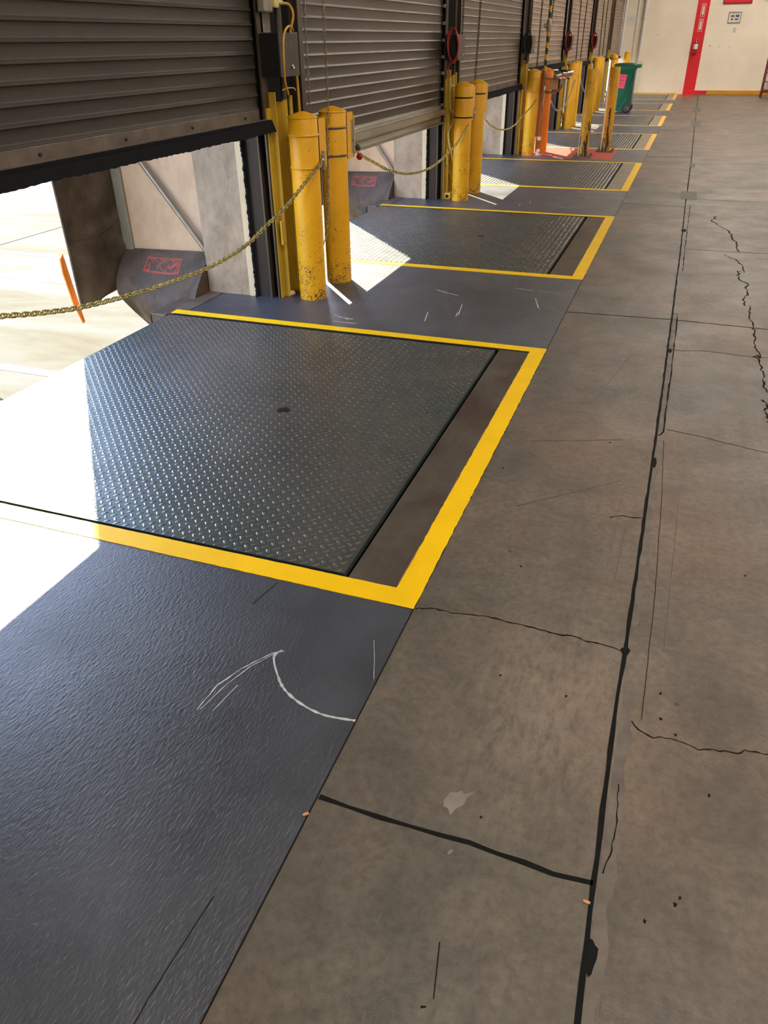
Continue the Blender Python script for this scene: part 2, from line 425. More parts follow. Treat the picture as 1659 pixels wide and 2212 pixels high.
        if parent is not None:
            o.parent = parent
            if not o3.length:
                for v in me.vertices: v.co -= pw
        if label: o['label'] = label
        if bevel:
            b = o.modifiers.new('bevel', 'BEVEL'); b.width = bevel; b.segments = 2; b.limit_method = 'ANGLE'
        return o
def tag(o, label, cat, group=None):
    o['label'] = label; o['category'] = cat
    if group: o['group'] = group
    return o
def thing(name, label, cat, loc=(0, 0, 0), group=None):
    o = bpy.data.objects.new(name, None); COL.objects.link(o); o.location = loc; o.empty_display_size = .1
    return tag(o, label, cat, group)
def struct(o): o['kind'] = 'structure'; return o
def text_mb(mb, body, size, f, ext=.001):
    """letters from the built-in font, put into a mesh builder through f(x,y,z)"""
    cu = bpy.data.curves.new('t', 'FONT'); cu.body = body; cu.size = size; cu.align_x = 'CENTER'; cu.align_y = 'CENTER'
    cu.extrude = ext; cu.resolution_u = 2
    o = bpy.data.objects.new('t', cu); COL.objects.link(o)
    dg = bpy.context.evaluated_depsgraph_get(); me = o.evaluated_get(dg).to_mesh()
    mb.add([f(*v.co) for v in me.vertices], [list(p.vertices) for p in me.polygons])
    o.evaluated_get(dg).to_mesh_clear()
    COL.objects.unlink(o); bpy.data.objects.remove(o); bpy.data.curves.remove(cu)
def chain_mb(mb, pts, pitch, wid, wire, twist0=0., ns=6, nl=12):
    """real interlocked links along a polyline"""
    P = [Vector(p) for p in pts]
    # resample
    seg = [0]
    for i in range(1, len(P)): seg.append(seg[-1] + (P[i]-P[i-1]).length)
    n = int(seg[-1] / pitch)
    def at(d):
        d = min(max(d, 0), seg[-1]-1e-6)
        for i in range(1, len(P)):
            if d <= seg[i]:
                t = (d-seg[i-1]) / max(1e-9, seg[i]-seg[i-1]); return P[i-1].lerp(P[i], t), (P[i]-P[i-1]).normalized()
    for k in range(n):
        c, t = at((k+.5)*pitch)
        a = Vector((0, 0, 1)) if abs(t.z) < .8 else Vector((1, 0, 0))
        u = t.cross(a).normalized(); w = t.cross(u)
        ang = twist0 + (PI/2 if k % 2 else 0) + .5
        side = u*math.cos(ang) + w*math.sin(ang)
        hl = pitch*.72; hw = wid/2 - wire
        loop = []
        for i in range(nl):
            q = 2*PI*i/nl; cx, sy = math.cos(q), math.sin(q)
            lx = (hl - hw)*(1 if cx > 0 else -1)*min(1, abs(cx)*3) + hw*cx
            loop.append(c + t*lx + side*(hw*sy))
        mb.tube(loop, wire, ns, closed=True)
    return mb
def smooth_pts(pts, n=8):
    """Catmull-Rom through the points"""
    P = [Vector(p) for p in pts]; out = []
    for i in range(len(P)-1):
        p0 = P[max(i-1, 0)]; p1 = P[i]; p2 = P[i+1]; p3 = P[min(i+2, len(P)-1)]
        for j in range(n):
            t = j/n
            out.append(.5*((2*p1) + (p2-p0)*t + (2*p0-5*p1+4*p2-p3)*t*t + (3*p1-3*p2+p3-p0)*t**3))
    out.append(P[-1]); return out

# ------------------------------------------------------------------ layout
PITCH = 4.25; NB = 7
XD = -3.24; XS = -.59          # dock edge, painted edge
F = lambda k: 4.46 + PITCH*k   # far outer line of the yellow frame of leveler k
Nr = lambda k: F(k) - 2.615
J = lambda k: 4.94 + PITCH*k   # far jamb of bay k
YE = 30.1                      # end wall
ZB = [1.10, .80, .94, 1.14, 1.08, 1.05, 1.05]
WORD = ['nearest', 'second', 'third', 'fourth', 'fifth', 'sixth', 'farthest']

# ---- floor
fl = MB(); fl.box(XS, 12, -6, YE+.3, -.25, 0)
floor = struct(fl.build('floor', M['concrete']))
fp = MB()
prev = -6.
for k in range(NB):
    y0, y1 = Nr(k)+.088, F(k)-.088
    fp.box(XD, XS-.09, prev, y0, -.25, .0)
    prev = y1
fp.box(XD, XS-.09, prev, YE+.3, -.25, .0)
fp.box(XS-.09, XS, -6, YE+.3, -.25, .0)
floor_p = struct(fp.build('floor', M['paint']))

def jitter(pts, amp, step=.02):
    out = []
    for i in range(len(pts)-1):
        a, b2 = Vector(pts[i]), Vector(pts[i+1]); L = (b2-a).length; n = max(1, int(L/step)); t = (b2-a).normalized(); nn = Vector((-t.y, t.x))
        for j in range(n):
            out.append(a.lerp(b2, j/n) + nn*random.uniform(-amp, amp)*(0 if j == 0 else 1))
    out.append(Vector(pts[-1])); return out
def joint(name, pts, w, mat='groove', par=floor, amp=.0, z=0., h=.0010, step=.06, wj=.0):
    p = jitter([q for q in pts], amp, step) if amp else [Vector(q) for q in pts]
    ws = [max(.0015, w*(1+random.uniform(-wj, wj))) for _ in p]
    mb = MB(); mb.ribbon(p, ws, z, h); return mb.build(name, M[mat], par)
# main lengthwise joint, filled with black sealant
joint('expansion_joint', [(.105, -1), (.096, .0), (.092, .78), (.087, 1.07), (.084, 1.6), (.089, 1.88), (.094, 2.7), (.099, 3.45), (.103, 5.3), (.104, 7.5), (.095, 9.8)], .0115, amp=.0016, wj=.25)
joint('expansion_joint', [(.095, 9.8), (.10, 13), (.08, 18), (.06, 26.5), (.055, YE)], .016, amp=.003, wj=.3)
joint('expansion_joint', [(-.585, 1.073), (-.42, 1.068), (-.2, 1.075), (0, 1.062), (.086, 1.07)], .0115, amp=.002, wj=.35)
joint('control_joint', [(-.585, 5.244), (.104, 5.286), (.7, 5.262), (3, 5.27)], .010, amp=.0015, wj=.3)
joint('control_joint', [(-.585, 9.51), (.1, 9.48)], .012)
joint('control_joint', [(.11, 10.0), (3., 10.0)], .010)
joint('control_joint', [(-.585, 13.75), (.1, 13.75)], .018)
joint('control_joint', [(.148, 7.40), (.82, 7.42), (2.5, 7.42)], .007, 'crack')
joint('control_joint', [(-.585, 18.0), (.1, 18.0)], .02, 'crack')
joint('floor_crack', [(.105, 5.43), (.136, 5.42), (.139, 5.109), (.137, 4.70), (.137, 4.345), (.128, 3.723), (.129, 3.497), (.115, 3.455), (.096, 3.454)], .0075, 'groove', amp=.002, wj=.6)
joint('floor_crack', [(.15, 9.6), (.145, 8.7), (.14, 7.2), (.14, 6.6)], .006, 'crack', amp=.003, wj=.6)
crack1 = [(-.585, 1.85), (-.55, 1.863), (-.523, 1.873), (-.464, 1.867), (-.395, 1.882), (-.348, 1.890), (-.291, 1.885), (-.244, 1.886), (-.182, 1.881), (-.12, 1.878), (-.076, 1.886), (-.038, 1.876), (.014, 1.877), (.065, 1.869), (.088, 1.86)]
joint('floor_crack', crack1, .0042, 'crack', amp=.0035, step=.012, wj=.7)
joint('floor_crack', [(.13, 1.585), (.15, 1.56), (.189, 1.543), (.207, 1.554), (.256, 1.554), (.305, 1.541), (.341, 1.556), (.40, 1.562), (.418, 1.581), (.476, 1.585), (.62, 1.57)], .0032, 'crack', amp=.003, step=.012, wj=.7)
c3 = [(.414, 9.02), (.366, 8.75), (.47, 8.45), (.527, 8.28), (.558, 7.87), (.592, 7.42)]
joint('floor_crack', c3, .011, 'crack', amp=.02, step=.06, wj=.6)
joint('floor_crack', [(.468, 7.31), (.56, 7.10), (.598, 6.91), (.611, 6.70), (.55, 6.74), (.574, 6.43), (.613, 6.38), (.602, 6.11), (.577, 5.955), (.576, 5.76)], .010, 'crack', amp=.014, step=.04, wj=.6)
joint('floor_crack', [(.611, 5.775), (.59, 5.50), (.609, 5.28), (.596, 4.885), (.62, 4.72), (.608, 4.59), (.62, 4.44), (.608, 4.24), (.623, 4.16)], .008, 'crack', amp=.009, step=.03, wj=.6)
joint('floor_crack', [(.594, 4.05), (.612, 3.99), (.60, 3.93), (.612, 3.85), (.604, 3.77), (.625, 3.6), (.61, 3.3)], .008, 'crack', amp=.009, step=.02, wj=.7)
joint('floor_crack', [(.61, 4.74), (.585, 4.71), (.60, 4.685), (.625, 4.71), (.60, 4.72)], .012, 'groove', amp=.006, step=.012, wj=.8)
joint('floor_crack', [(.098, 4.688), (.19, 4.684), (.296, 4.719), (.402, 4.719), (.537, 4.703), (.598, 4.70), (.70, 4.721)], .0035, 'crack', amp=.003, wj=.6)
joint('floor_crack', [(-.035, 2.635), (.013, 2.666), (.06, 2.665), (.094, 2.676)], .004, 'crack', amp=.003, step=.02, wj=.6)
joint('floor_crack', [(.14, 3.53), (.3, 3.50), (.5, 3.44), (.6, 3.42)], .0025, 'crack', amp=.002)
joint('floor_crack', [(.135, 3.4), (.15, 2.9), (.16, 2.2), (.155, 1.6)], .002, 'crack', amp=.001)
joint('floor_crack', [(.115, 1.36), (.122, 1.25), (.115, 1.15), (.104, 1.10)], .003, 'crack', amp=.002, step=.015, wj=.5)
# chips where the joint edge has broken away
for (cx, cy, a, b2) in [(.101, .905, .014, .045), (.106, 3.16, .012, .05), (.11, 8.2, .03, .09), (.115, 4.66, .014, .05), (.09, 1.87, .016, .02)]:
    mb = MB(); mb.prism([(cx+a*math.cos(q)*random.uniform(.6, 1.1), cy+b2*math.sin(q)*random.uniform(.6, 1.1)) for q in [i*PI/6 for i in range(12)]], -.001, .0012)
    mb.build('chipped_edge', M['groove'], floor)
for (cx, cy, a, b2) in [(.12, 10.25, .12, .35), (.12, 12.9, .05, .25), (.1, 19.5, .12, .7), (.08, 23.5, .12, 1.)]:
    mb = MB(); mb.prism([(cx+a*.8*u*random.uniform(.85, 1.1), cy+b2*.8*v*random.uniform(.92, 1.05)) for u, v in [(-1, -1), (-.3, -1), (.4, -1), (1, -1), (1, -.3), (1, .4), (1, 1), (.3, 1), (-.4, 1), (-1, 1), (-1, .3), (-1, -.4)]], -.001, .0012)
    mb.build('floor_patch', M['patch'], floor)
for ya, yb0, w0 in ((.45, 1.80, .030), (1.95, 3.40, .020), (3.46, 5.42, .028)):
    n = 60; mb = MB(); L = []; Rr = []
    for i in range(n+1):
        y = ya+(yb0-ya)*i/n; xl = (.098 if y < 2.4 else .103)+.0 ; e = min(1, i/4, (n-i)/4)
        L.append((xl, y)); Rr.append((xl+(w0+.006*math.sin(i*.7)+random.uniform(-.004, .004))*e+.001, y))
    vs = [(a, b2, .0006) for a, b2 in L]+[(a, b2, .0006) for a, b2 in Rr]
    mb.add(vs, [[i, n+1+i, n+2+i, i+1] for i in range(n)])
    mb.build('patched_strip', M['strip'], floor)
for (cx, cy) in [(.20, 1.72), (.205, 1.62), (.245, 1.575), (-.055, 1.62), (-.25, 1.64), (.26, 1.08), (.27, 1.10), (.33, 1.4), (-.52, 2.9), (.45, 2.4), (.55, 1.1), (-.1, 3.3), (-.3, 2.2), (.2, 1.02), (-.19, 1.15)]:
    mb = MB(); q0 = random.uniform(0, 6); mb.prism([(cx+.005*math.cos(q)*random.uniform(.4, 1.1), cy+.006*math.sin(q)*random.uniform(.4, 1.2)) for q in [i*PI/5+q0 for i in range(10)]], -.001, .0009)
    mb.build('floor_pock', M['crack'], floor)
mb = MB(); sx, sy = -.258, 1.165
mb.prism([(sx+dx, sy+dy) for dx, dy in [(-.03, .0), (-.022, .03), (-.006, .034), (.006, .045), (.012, .035), (.04, .055), (.022, .028), (.02, .005), (.004, -.012), (-.004, -.034), (-.014, -.018), (-.026, -.016)]], -.001, .0008)
mb.build('pale_stain', M['stain'], floor)
for pts, w, m in [([(-.03, 2.35), (-.10, 1.98), (-.07, 1.70)], .0012, 'strip'), ([(-.31, 2.05), (-.36, 1.70)], .0012, 'strip'), ([(.03, 2.6), (.02, 2.1)], .003, 'patch'), ([(.0, 2.9), (-.01, 2.3)], .002, 'patch'), ([(.22, 3.0), (.2, 1.9)], .003, 'patch'), ([(-.18, .72), (-.2, .83)], .002, 'crack'), ([(-.19, .702), (-.2, .698)], .004, 'crack'), ([(-.19, 4.0), (-.1, 4.5)], .004, 'patch'), ([(-.45, 3.2), (-.05, 3.35)], .008, 'patch'), ([(-.4, 2.6), (-.02, 2.95)], .006, 'patch')]:
    joint('floor_scratch', pts, w, m, amp=.001, wj=.5, h=.0007)
# white scuffs on the grey paint near the camera
def scuff(pts, w, amp=.0008): joint('white_scuff', pts, w, 'chalk', floor_p, amp=amp, step=.02, wj=.5, h=.0007)
arc = [tuple(p)[:2] for p in smooth_pts([(-.915, 1.523, 0), (-.924, 1.486, 0), (-.876, 1.418, 0), (-.831, 1.374, 0), (-.763, 1.34, 0), (-.683, 1.323, 0), (-.592, 1.333, 0)], 6)]
scuff(arc, .0068, .0012)
scuff([(-1.033, 1.221), (-1.027, 1.325), (-.996, 1.407), (-.936, 1.503), (-.905, 1.521)], .003)
scuff([(-1.025, 1.225), (-1.003, 1.338), (-.974, 1.425), (-.93, 1.50)], .0022)
scuff([(-.988, 1.23), (-.971, 1.345)], .002)
scuff([(-.60, 1.50), (-.625, 1.57), (-.66, 1.66)], .0012)
for pts, w in [([(-1.30, 5.0), (-1.285, 4.90)], .006), ([(-2.06, 4.66), (-1.94, 4.64)], .007), ([(-2.05, 4.56), (-1.88, 4.56)], .006), ([(-1.60, 5.50), (-1.50, 5.44), (-1.40, 5.40)], .006), ([(-1.05, 5.72), (-.90, 5.685)], .005), ([(-.86, 5.70), (-.66, 5.66)], .004), ([(-1.5, 4.95), (-1.46, 4.75)], .006), ([(-1.32, 5.2), (-1.28, 4.95)], .005), ([(-.85, 5.5), (-.78, 5.25)], .006), ([(-2.1, 4.70), (-1.96, 4.62)], .004)]:
    scuff(pts, w)
for k in (1, 2):
    for _ in range(5):
        a = random.uniform(-1.9, -.8); b2 = random.uniform(F(k)+.2, Nr(k+1)-.2); q = random.uniform(0, PI)
        scuff([(a, b2), (a+.15*math.cos(q), b2+.2*math.sin(q))], .006)
joint('paint_seam', [(-.708, .3), (-.712, .537), (-.70, .759)], .0022, 'crack', floor_p)
joint('paint_seam', [(-1.112, 1.693), (-1.085, 1.829)], .0022, 'crack', floor_p)
joint('paint_edge', [(XS, -1), (XS, YE)], .004, 'crack', floor_p)
# small litter
litter = [(-.595, 1.015, M['cardb']), (-.235, 1.035, M['stain']), (.078, 1.02, M['cardb']), (-1.035, 4.27, M['cabley'])]
for i, (x, y, m) in enumerate(litter):
    mb = MB(); a = random.uniform(0, PI); ca, sa = math.cos(a), math.sin(a)
    mb.prism([(x+ca*u-sa*v, y+sa*u+ca*v) for u, v in [(-.008, -.003), (0, -.004), (.008, -.002), (.007, .003), (-.002, .004), (-.008, .002)]], .0012, .0035)
    tag(mb.build('wood_chip', m), ['tan wood chip at the paint edge near the camera', 'pale wood chip just nearer than the black cross joint', 'tan wood chip lying on the black cross joint by the long joint', 'yellow chip lying on the nearest tread plate'][i], 'wood chip')

# ---- yellow frames painted around the pits
for k in range(NB):
    y0, y1 = Nr(k), F(k); t = .090
    a = .0016 if k < 3 else .004
    outer = jitter([(XD, y0), (XS, y0)], a*.6) + jitter([(XS, y0), (XS, y1)], a)[1:] + jitter([(XS, y1), (XD+.02, y1)], a*.6)[1:]
    inner = jitter([(XD+.02, y1-t*.9), (XS-t, y1-t*.9)], a*.7) + jitter([(XS-t, y1-t*.9), (XS-t, y0+t)], a*1.3)[1:] + jitter([(XS-t, y0+t), (XD, y0+t)], a*.7)[1:]
    mb = MB()
    # three strips joined: build as quads between matching samples
    def strip(A, B, n=110):
        A = [Vector(p) for p in A]; B = [Vector(p) for p in B]
        def rs(P):
            return [P[min(len(P)-1, round(i*(len(P)-1)/n))] for i in range(n+1)]
        a2, b3 = rs(A), rs(B)
        vs = [(p.x, p.y, .0022) for p in a2] + [(p.x, p.y, .0022) for p in b3] + [(p.x, p.y, -.001) for p in a2] + [(p.x, p.y, -.001) for p in b3]
        m = n+1
        mb.add(vs, [[i, i+1, m+i+1, m+i] for i in range(n)] + [[2*m+i, i, i+1, 2*m+i+1][::-1] for i in range(n)] + [[m+i, 3*m+i, 3*m+i+1, m+i+1] for i in range(n)])
    strip(jitter([(XD, y0), (XS-t, y0)], a*.6), jitter([(XD, y0+t), (XS-t, y0+t)], a*.6))
    strip(jitter([(XS, y0), (XS, y1)], a), jitter([(XS-t, y0), (XS-t, y1)], a*1.2))
    strip(jitter([(XD+.02, y1), (XS-t, y1)], a*.6), jitter([(XD+.02, y1-t*.85), (XS-t, y1-t*.85)], a*.8))
    o = mb.build('floor_stripe', M['stripe'] if k < 3 else M['stripe_pale'])
    tag(o, '%s yellow stripe painted on three sides of the %s tread plate' % ('bright' if k < 3 else 'faded', WORD[k]), 'floor marking', 'yellow floor stripes')
    joint('stripe_shadow_gap', [(XD+.05, y1-t*.85-.006), (XS-t, y1-t*.85-.006)], .012, 'crack', o, h=.0006)

# ---- dock levelers
GP = .0455
def make_leveler():
    k = 0; y0, y1 = Nr(k)+.092, F(k)-.10
    root = thing('dock_leveler', '', 'dock leveler', (XD, Nr(k), 0), 'dock levelers')
    px0, px1 = XD+.03, -.885; py0, py1 = y0+.016, y1-.014
    hx, hy, hr = -1.718, 3.145, .036
    # deck plate with a round lifting hole
    mb = MB()
    cor = [math.atan2(b2-hy, a-hx) % (2*PI) for a, b2 in ((px0, py0), (px1, py0), (px1, py1), (px0, py1))]
    angs = sorted(set([round(2*PI*i/24, 6) for i in range(24)] + cor))
    inn, out = [], []
    for q in angs:
        c, s_ = math.cos(q), math.sin(q)
        tx = ((px1 if c > 0 else px0)-hx)/c if abs(c) > 1e-9 else 1e9
        ty = ((py1 if s_ > 0 else py0)-hy)/s_ if abs(s_) > 1e-9 else 1e9
        t = min(tx, ty); out.append((hx+c*t, hy+s_*t)); inn.append((hx+c*hr, hy+s_*hr))
    n = len(angs)
    for z0, flip in ((0., False), (-.02, True)):
        pass
    vs = [(a, b2, 0) for a, b2 in inn] + [(a, b2, 0) for a, b2 in out] + [(a, b2, -.03) for a, b2 in inn] + [(a, b2, -.03) for a, b2 in out]
    fs = []
    for i in range(n):
        j = (i+1) % n
        fs += [[i, j, n+j, n+i], [2*n+i, 2*n+j, j, i], [n+i, n+j, 3*n+j, 3*n+i], [2*n+j, 2*n+i, 3*n+i, 3*n+j]]
    mb.add(vs, fs)
    # diamond lugs
    mb.m = 1; mb.smooth = True
    L, W, H = .0158, .0056, .0026
    for fam in (0, 1):
        ox, oy = ((-.889, 3.537), (-.9105, 3.5145))[fam]
        d = Vector((1, -1)).normalized() if fam == 0 else Vector((1, 1)).normalized(); w = Vector((-d.y, d.x))
        i0 = int((px0-ox)/GP)-1
        for i in range(i0, 3):
            x = ox+i*GP
            if not px0+.012 < x < px1-.010: continue
            for j in range(-40, 30):
                y = oy+j*GP
                if not py0+.012 < y < py1-.010: continue
                if (x-hx)**2+(y-hy)**2 < (hr+.014)**2: continue
                c = Vector((x, y)); P = []
                for a, b2, z in [(-L, 0, 0), (-L*.55, -W, 0), (L*.55, -W, 0), (L, 0, 0), (L*.55, W, 0), (-L*.55, W, 0), (-L*.55, 0, H), (L*.55, 0, H)]:
                    q = c + d*a + w*b2; P.append((q.x, q.y, z))
                mb.add(P, [[0, 1, 6], [1, 2, 7, 6], [2, 3, 7], [3, 4, 7], [4, 5, 6, 7], [5, 0, 6]])
    deck = mb.build('deck_plate', [M['plate'], M['lug']], root)
    # short lifting chain seen in the hole
    mb = MB(); chain_mb(mb, [(hx-.02, hy+.01, -.022), (hx+.02, hy-.006, -.016), (hx+.01, hy+.0, -.04)], .014, .014, .0022)
    mb.build('lift_chain', M['chaing'], deck)
    mb = MB(); mb.lathe([(hr+.004, -.012), (hr+.004, -.07), (.001, -.07)], hx, hy, 24); mb.build('lift_well', M['black'], deck)
    # rear sill plate
    mb = MB(); mb.box(-.862, -.674, y0-.003, y1+.003, -.025, .0008)
    sill = mb.build('sill_plate', M['sill'], root)
    # the curb angle round the pit and the dark pit
    mb = MB()
    mb.box(XD+.02, -.674, y0-.004, y0+.003, -.10, -.001); mb.build('curb_angle', M['black'], root)
    mb = MB(); mb.box(XD+.02, -.674, y1+.002, y1+.012, -.10, -.003)
    mb.build('curb_angle', M['black'], root)
    mb = MB(); mb.box(XD+.05, -.66, y0, y1, -.25, -.10); mb.build('pit_frame', M['black'], root)
    # weld beads and raised maker's mark on the sill
    mb = MB(); mb.smooth = True
    for (a, b2) in ((1.96, 2.2), (2.55, 2.75), (3.05, 3.25), (3.62, 3.82), (4.1, 4.25)):
        mb = MB(); mb.tube([(-.682, a+(b2-a)*i/8, .002+.0006*math.sin(i*2)) for i in range(9)], .0022, 6)
        mb.build('weld_bead', M['bar'], sill)
    mb = MB()
    def wire(p, q): mb.tube([(p[0], p[1], .0014), (q[0], q[1], .0014)], .0011, 6)
    A, B_, C_ = (-.814, 3.06), (-.814, 3.222), (-.724, 3.137)
    wire(A, B_); wire(A, (-.783, 3.079)); wire((-.757, 3.104), C_)
    wire(B_, (-.79, 3.20)); wire((-.768, 3.186), (-.763, 3.194))
    wire((-.763, 3.07), (-.763, 3.196)); wire((-.787, 3.175), (-.787, 3.19)); wire((-.787, 3.196), (-.763, 3.196))
    text_mb(mb, 'KELLEY', .030, lambda x, y, z: (-.775+y*.62, 3.133+x, .0008+(z+.001)*.6), .0012)
    mb.build('raised_mark', M['bar'], sill, 'raised maker name lettering inside a triangle')
    return root
def kids(o): return [c for c in bpy.data.objects if c.parent == o]
def copy_tree(o, parent=None, keep=None):
    c = o.copy(); COL.objects.link(c); c.parent = parent
    for ch in kids(o):
        if keep and ch.name.split('.')[0] not in keep: continue
        copy_tree(ch, c, keep)
    return c
lev = make_leveler()
tree = [(c, kids(c)) for c in kids(lev)]
for k in range(1, NB):
    r = lev.copy(); COL.objects.link(r); r.location = (XD, Nr(k), 0)
    for c, gs in tree:
        if k > 2 and c.name.startswith('pit'): pass
        c2 = c.copy(); COL.objects.link(c2); c2.parent = r
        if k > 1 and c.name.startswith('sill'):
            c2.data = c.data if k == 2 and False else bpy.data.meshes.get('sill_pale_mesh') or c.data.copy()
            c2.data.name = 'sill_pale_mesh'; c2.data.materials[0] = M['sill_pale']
            c2['label'] = 'pale dusty rear sill plate'
        for g in gs:
            if k > 1 and g.name.startswith('raised'): continue
            g2 = g.copy(); COL.objects.link(g2); g2.parent = c2
    tag(r, 'steel tread-plate dock leveler, %s from the camera%s' % (WORD[k] if k < 6 else 'seventh and farthest', ', with %s rear sill' % ('brown' if k == 1 else 'pale')), 'dock leveler', 'dock levelers')
tag(lev, 'nearest and largest steel tread-plate dock leveler with brown rear sill and a lift hole', 'dock leveler', 'dock levelers')

# ---- red floor pad for the eyewash
mb = MB(); mb.prism([(-2.50, 13.30), (-1.09, 13.26), (-1.08, 14.43), (-2.50, 14.50)], -.001, .002)
tag(mb.build('floor_marking', M['redfloor']), 'red painted square on the floor under the eyewash station', 'floor marking')

# ---- left wall: piers, head wall, dock face
mb = MB()
for k in range(-1, NB):
    j = J(k); y1 = min(j+.74, YE+.3)
    if j < YE: mb.box(XD, -2.88, j, y1, 0, 3.02)
mb.box(XD, -2.80, -6, J(-1), 0, 3.02)
mb.box(XD, -2.72, -6, YE+.3, 3.02, 7.2)
wl = struct(mb.build('wall_left', M['pierconc']))
mb = MB(); mb.box(XD, -2.9, -6, YE+.3, -1.2, -.25)
for k in range(-1, NB):   # solid dock face between the pits
    a = -6 if k < 0 else F(k)-.08; b2 = Nr(k+1)+.08 if k < NB-1 else YE+.3
    mb.box(XD+.001, -3.1, a, b2, -.3, -.01)
struct(mb.build('wall_left', M['dockface']))
mb = MB(); mb.box(-2.8, 12.2, YE, YE+.3, 0, 7.2); struct(mb.build('wall_far', M['endwall']))
mb = MB(); mb.box(12, 12.2, -6, YE, 0, 7.2); struct(mb.build('wall_right', M['inwall']))
mb = MB(); mb.box(XD, 12.2, -6.2, -6, 0, 7.2); struct(mb.build('wall_back', M['inwall']))
mb = MB(); mb.box(XD, 12.2, -6.2, YE+.3, 7.2, 7.3); ceiling = struct(mb.build('ceiling', M['ceil']))
emit = mat_emit('lamp_diffuser', (1., .90, .78), 11.5)
for ix, x in enumerate((1.2, 5.5, 9.5)):
    for y in (-3., 2., 7., 12., 17., 22., 27.):
        if (x, y) in ((1.2, 7.), (1.2, 12.), (5.5, 7.)): continue
        mb = MB(); mb.box(x-.35, x+.35, y-1.1, y+1.1, 6.88, 6.9); mb.build('lamp_diffuser', emit, ceiling)
        mb = MB(); mb.box(x-.37, x+.37, y-1.12, y+1.12, 6.901, 7.2); mb.build('lamp_housing', M['ceil'], ceiling)

# ---- yard outside
mb = MB(); mb.box(-90, XD, -60, 100, -1.3, -1.2); yard = struct(mb.build('yard_floor', M['yard']))
for y, x0, x1 in [(5.55, -40, -4.6), (8.42, -40, -4.6), (9.62, -40, -4.6), (12.0, -40, -5), (13.4, -40, -5), (2.8, -40, -4.6), (1.3, -40, -4.6), (16.6, -40, -5), (17.9, -40, -5)]:
    mb = MB(); mb.box(x0, x1, y-.07, y+.07, -1.2, -1.196); mb.build('parking_line', M['white'], yard)
joint('yard_joint', [(-10.6, 0), (-10.45, 20)], .03, 'crack', yard, z=-1.2, h=.002)
joint('yard_joint', [(-5.7, 4.9), (-5.3, 4.75), (-5.2, 4.4)], .02, 'crack', yard, z=-1.2, h=.002)

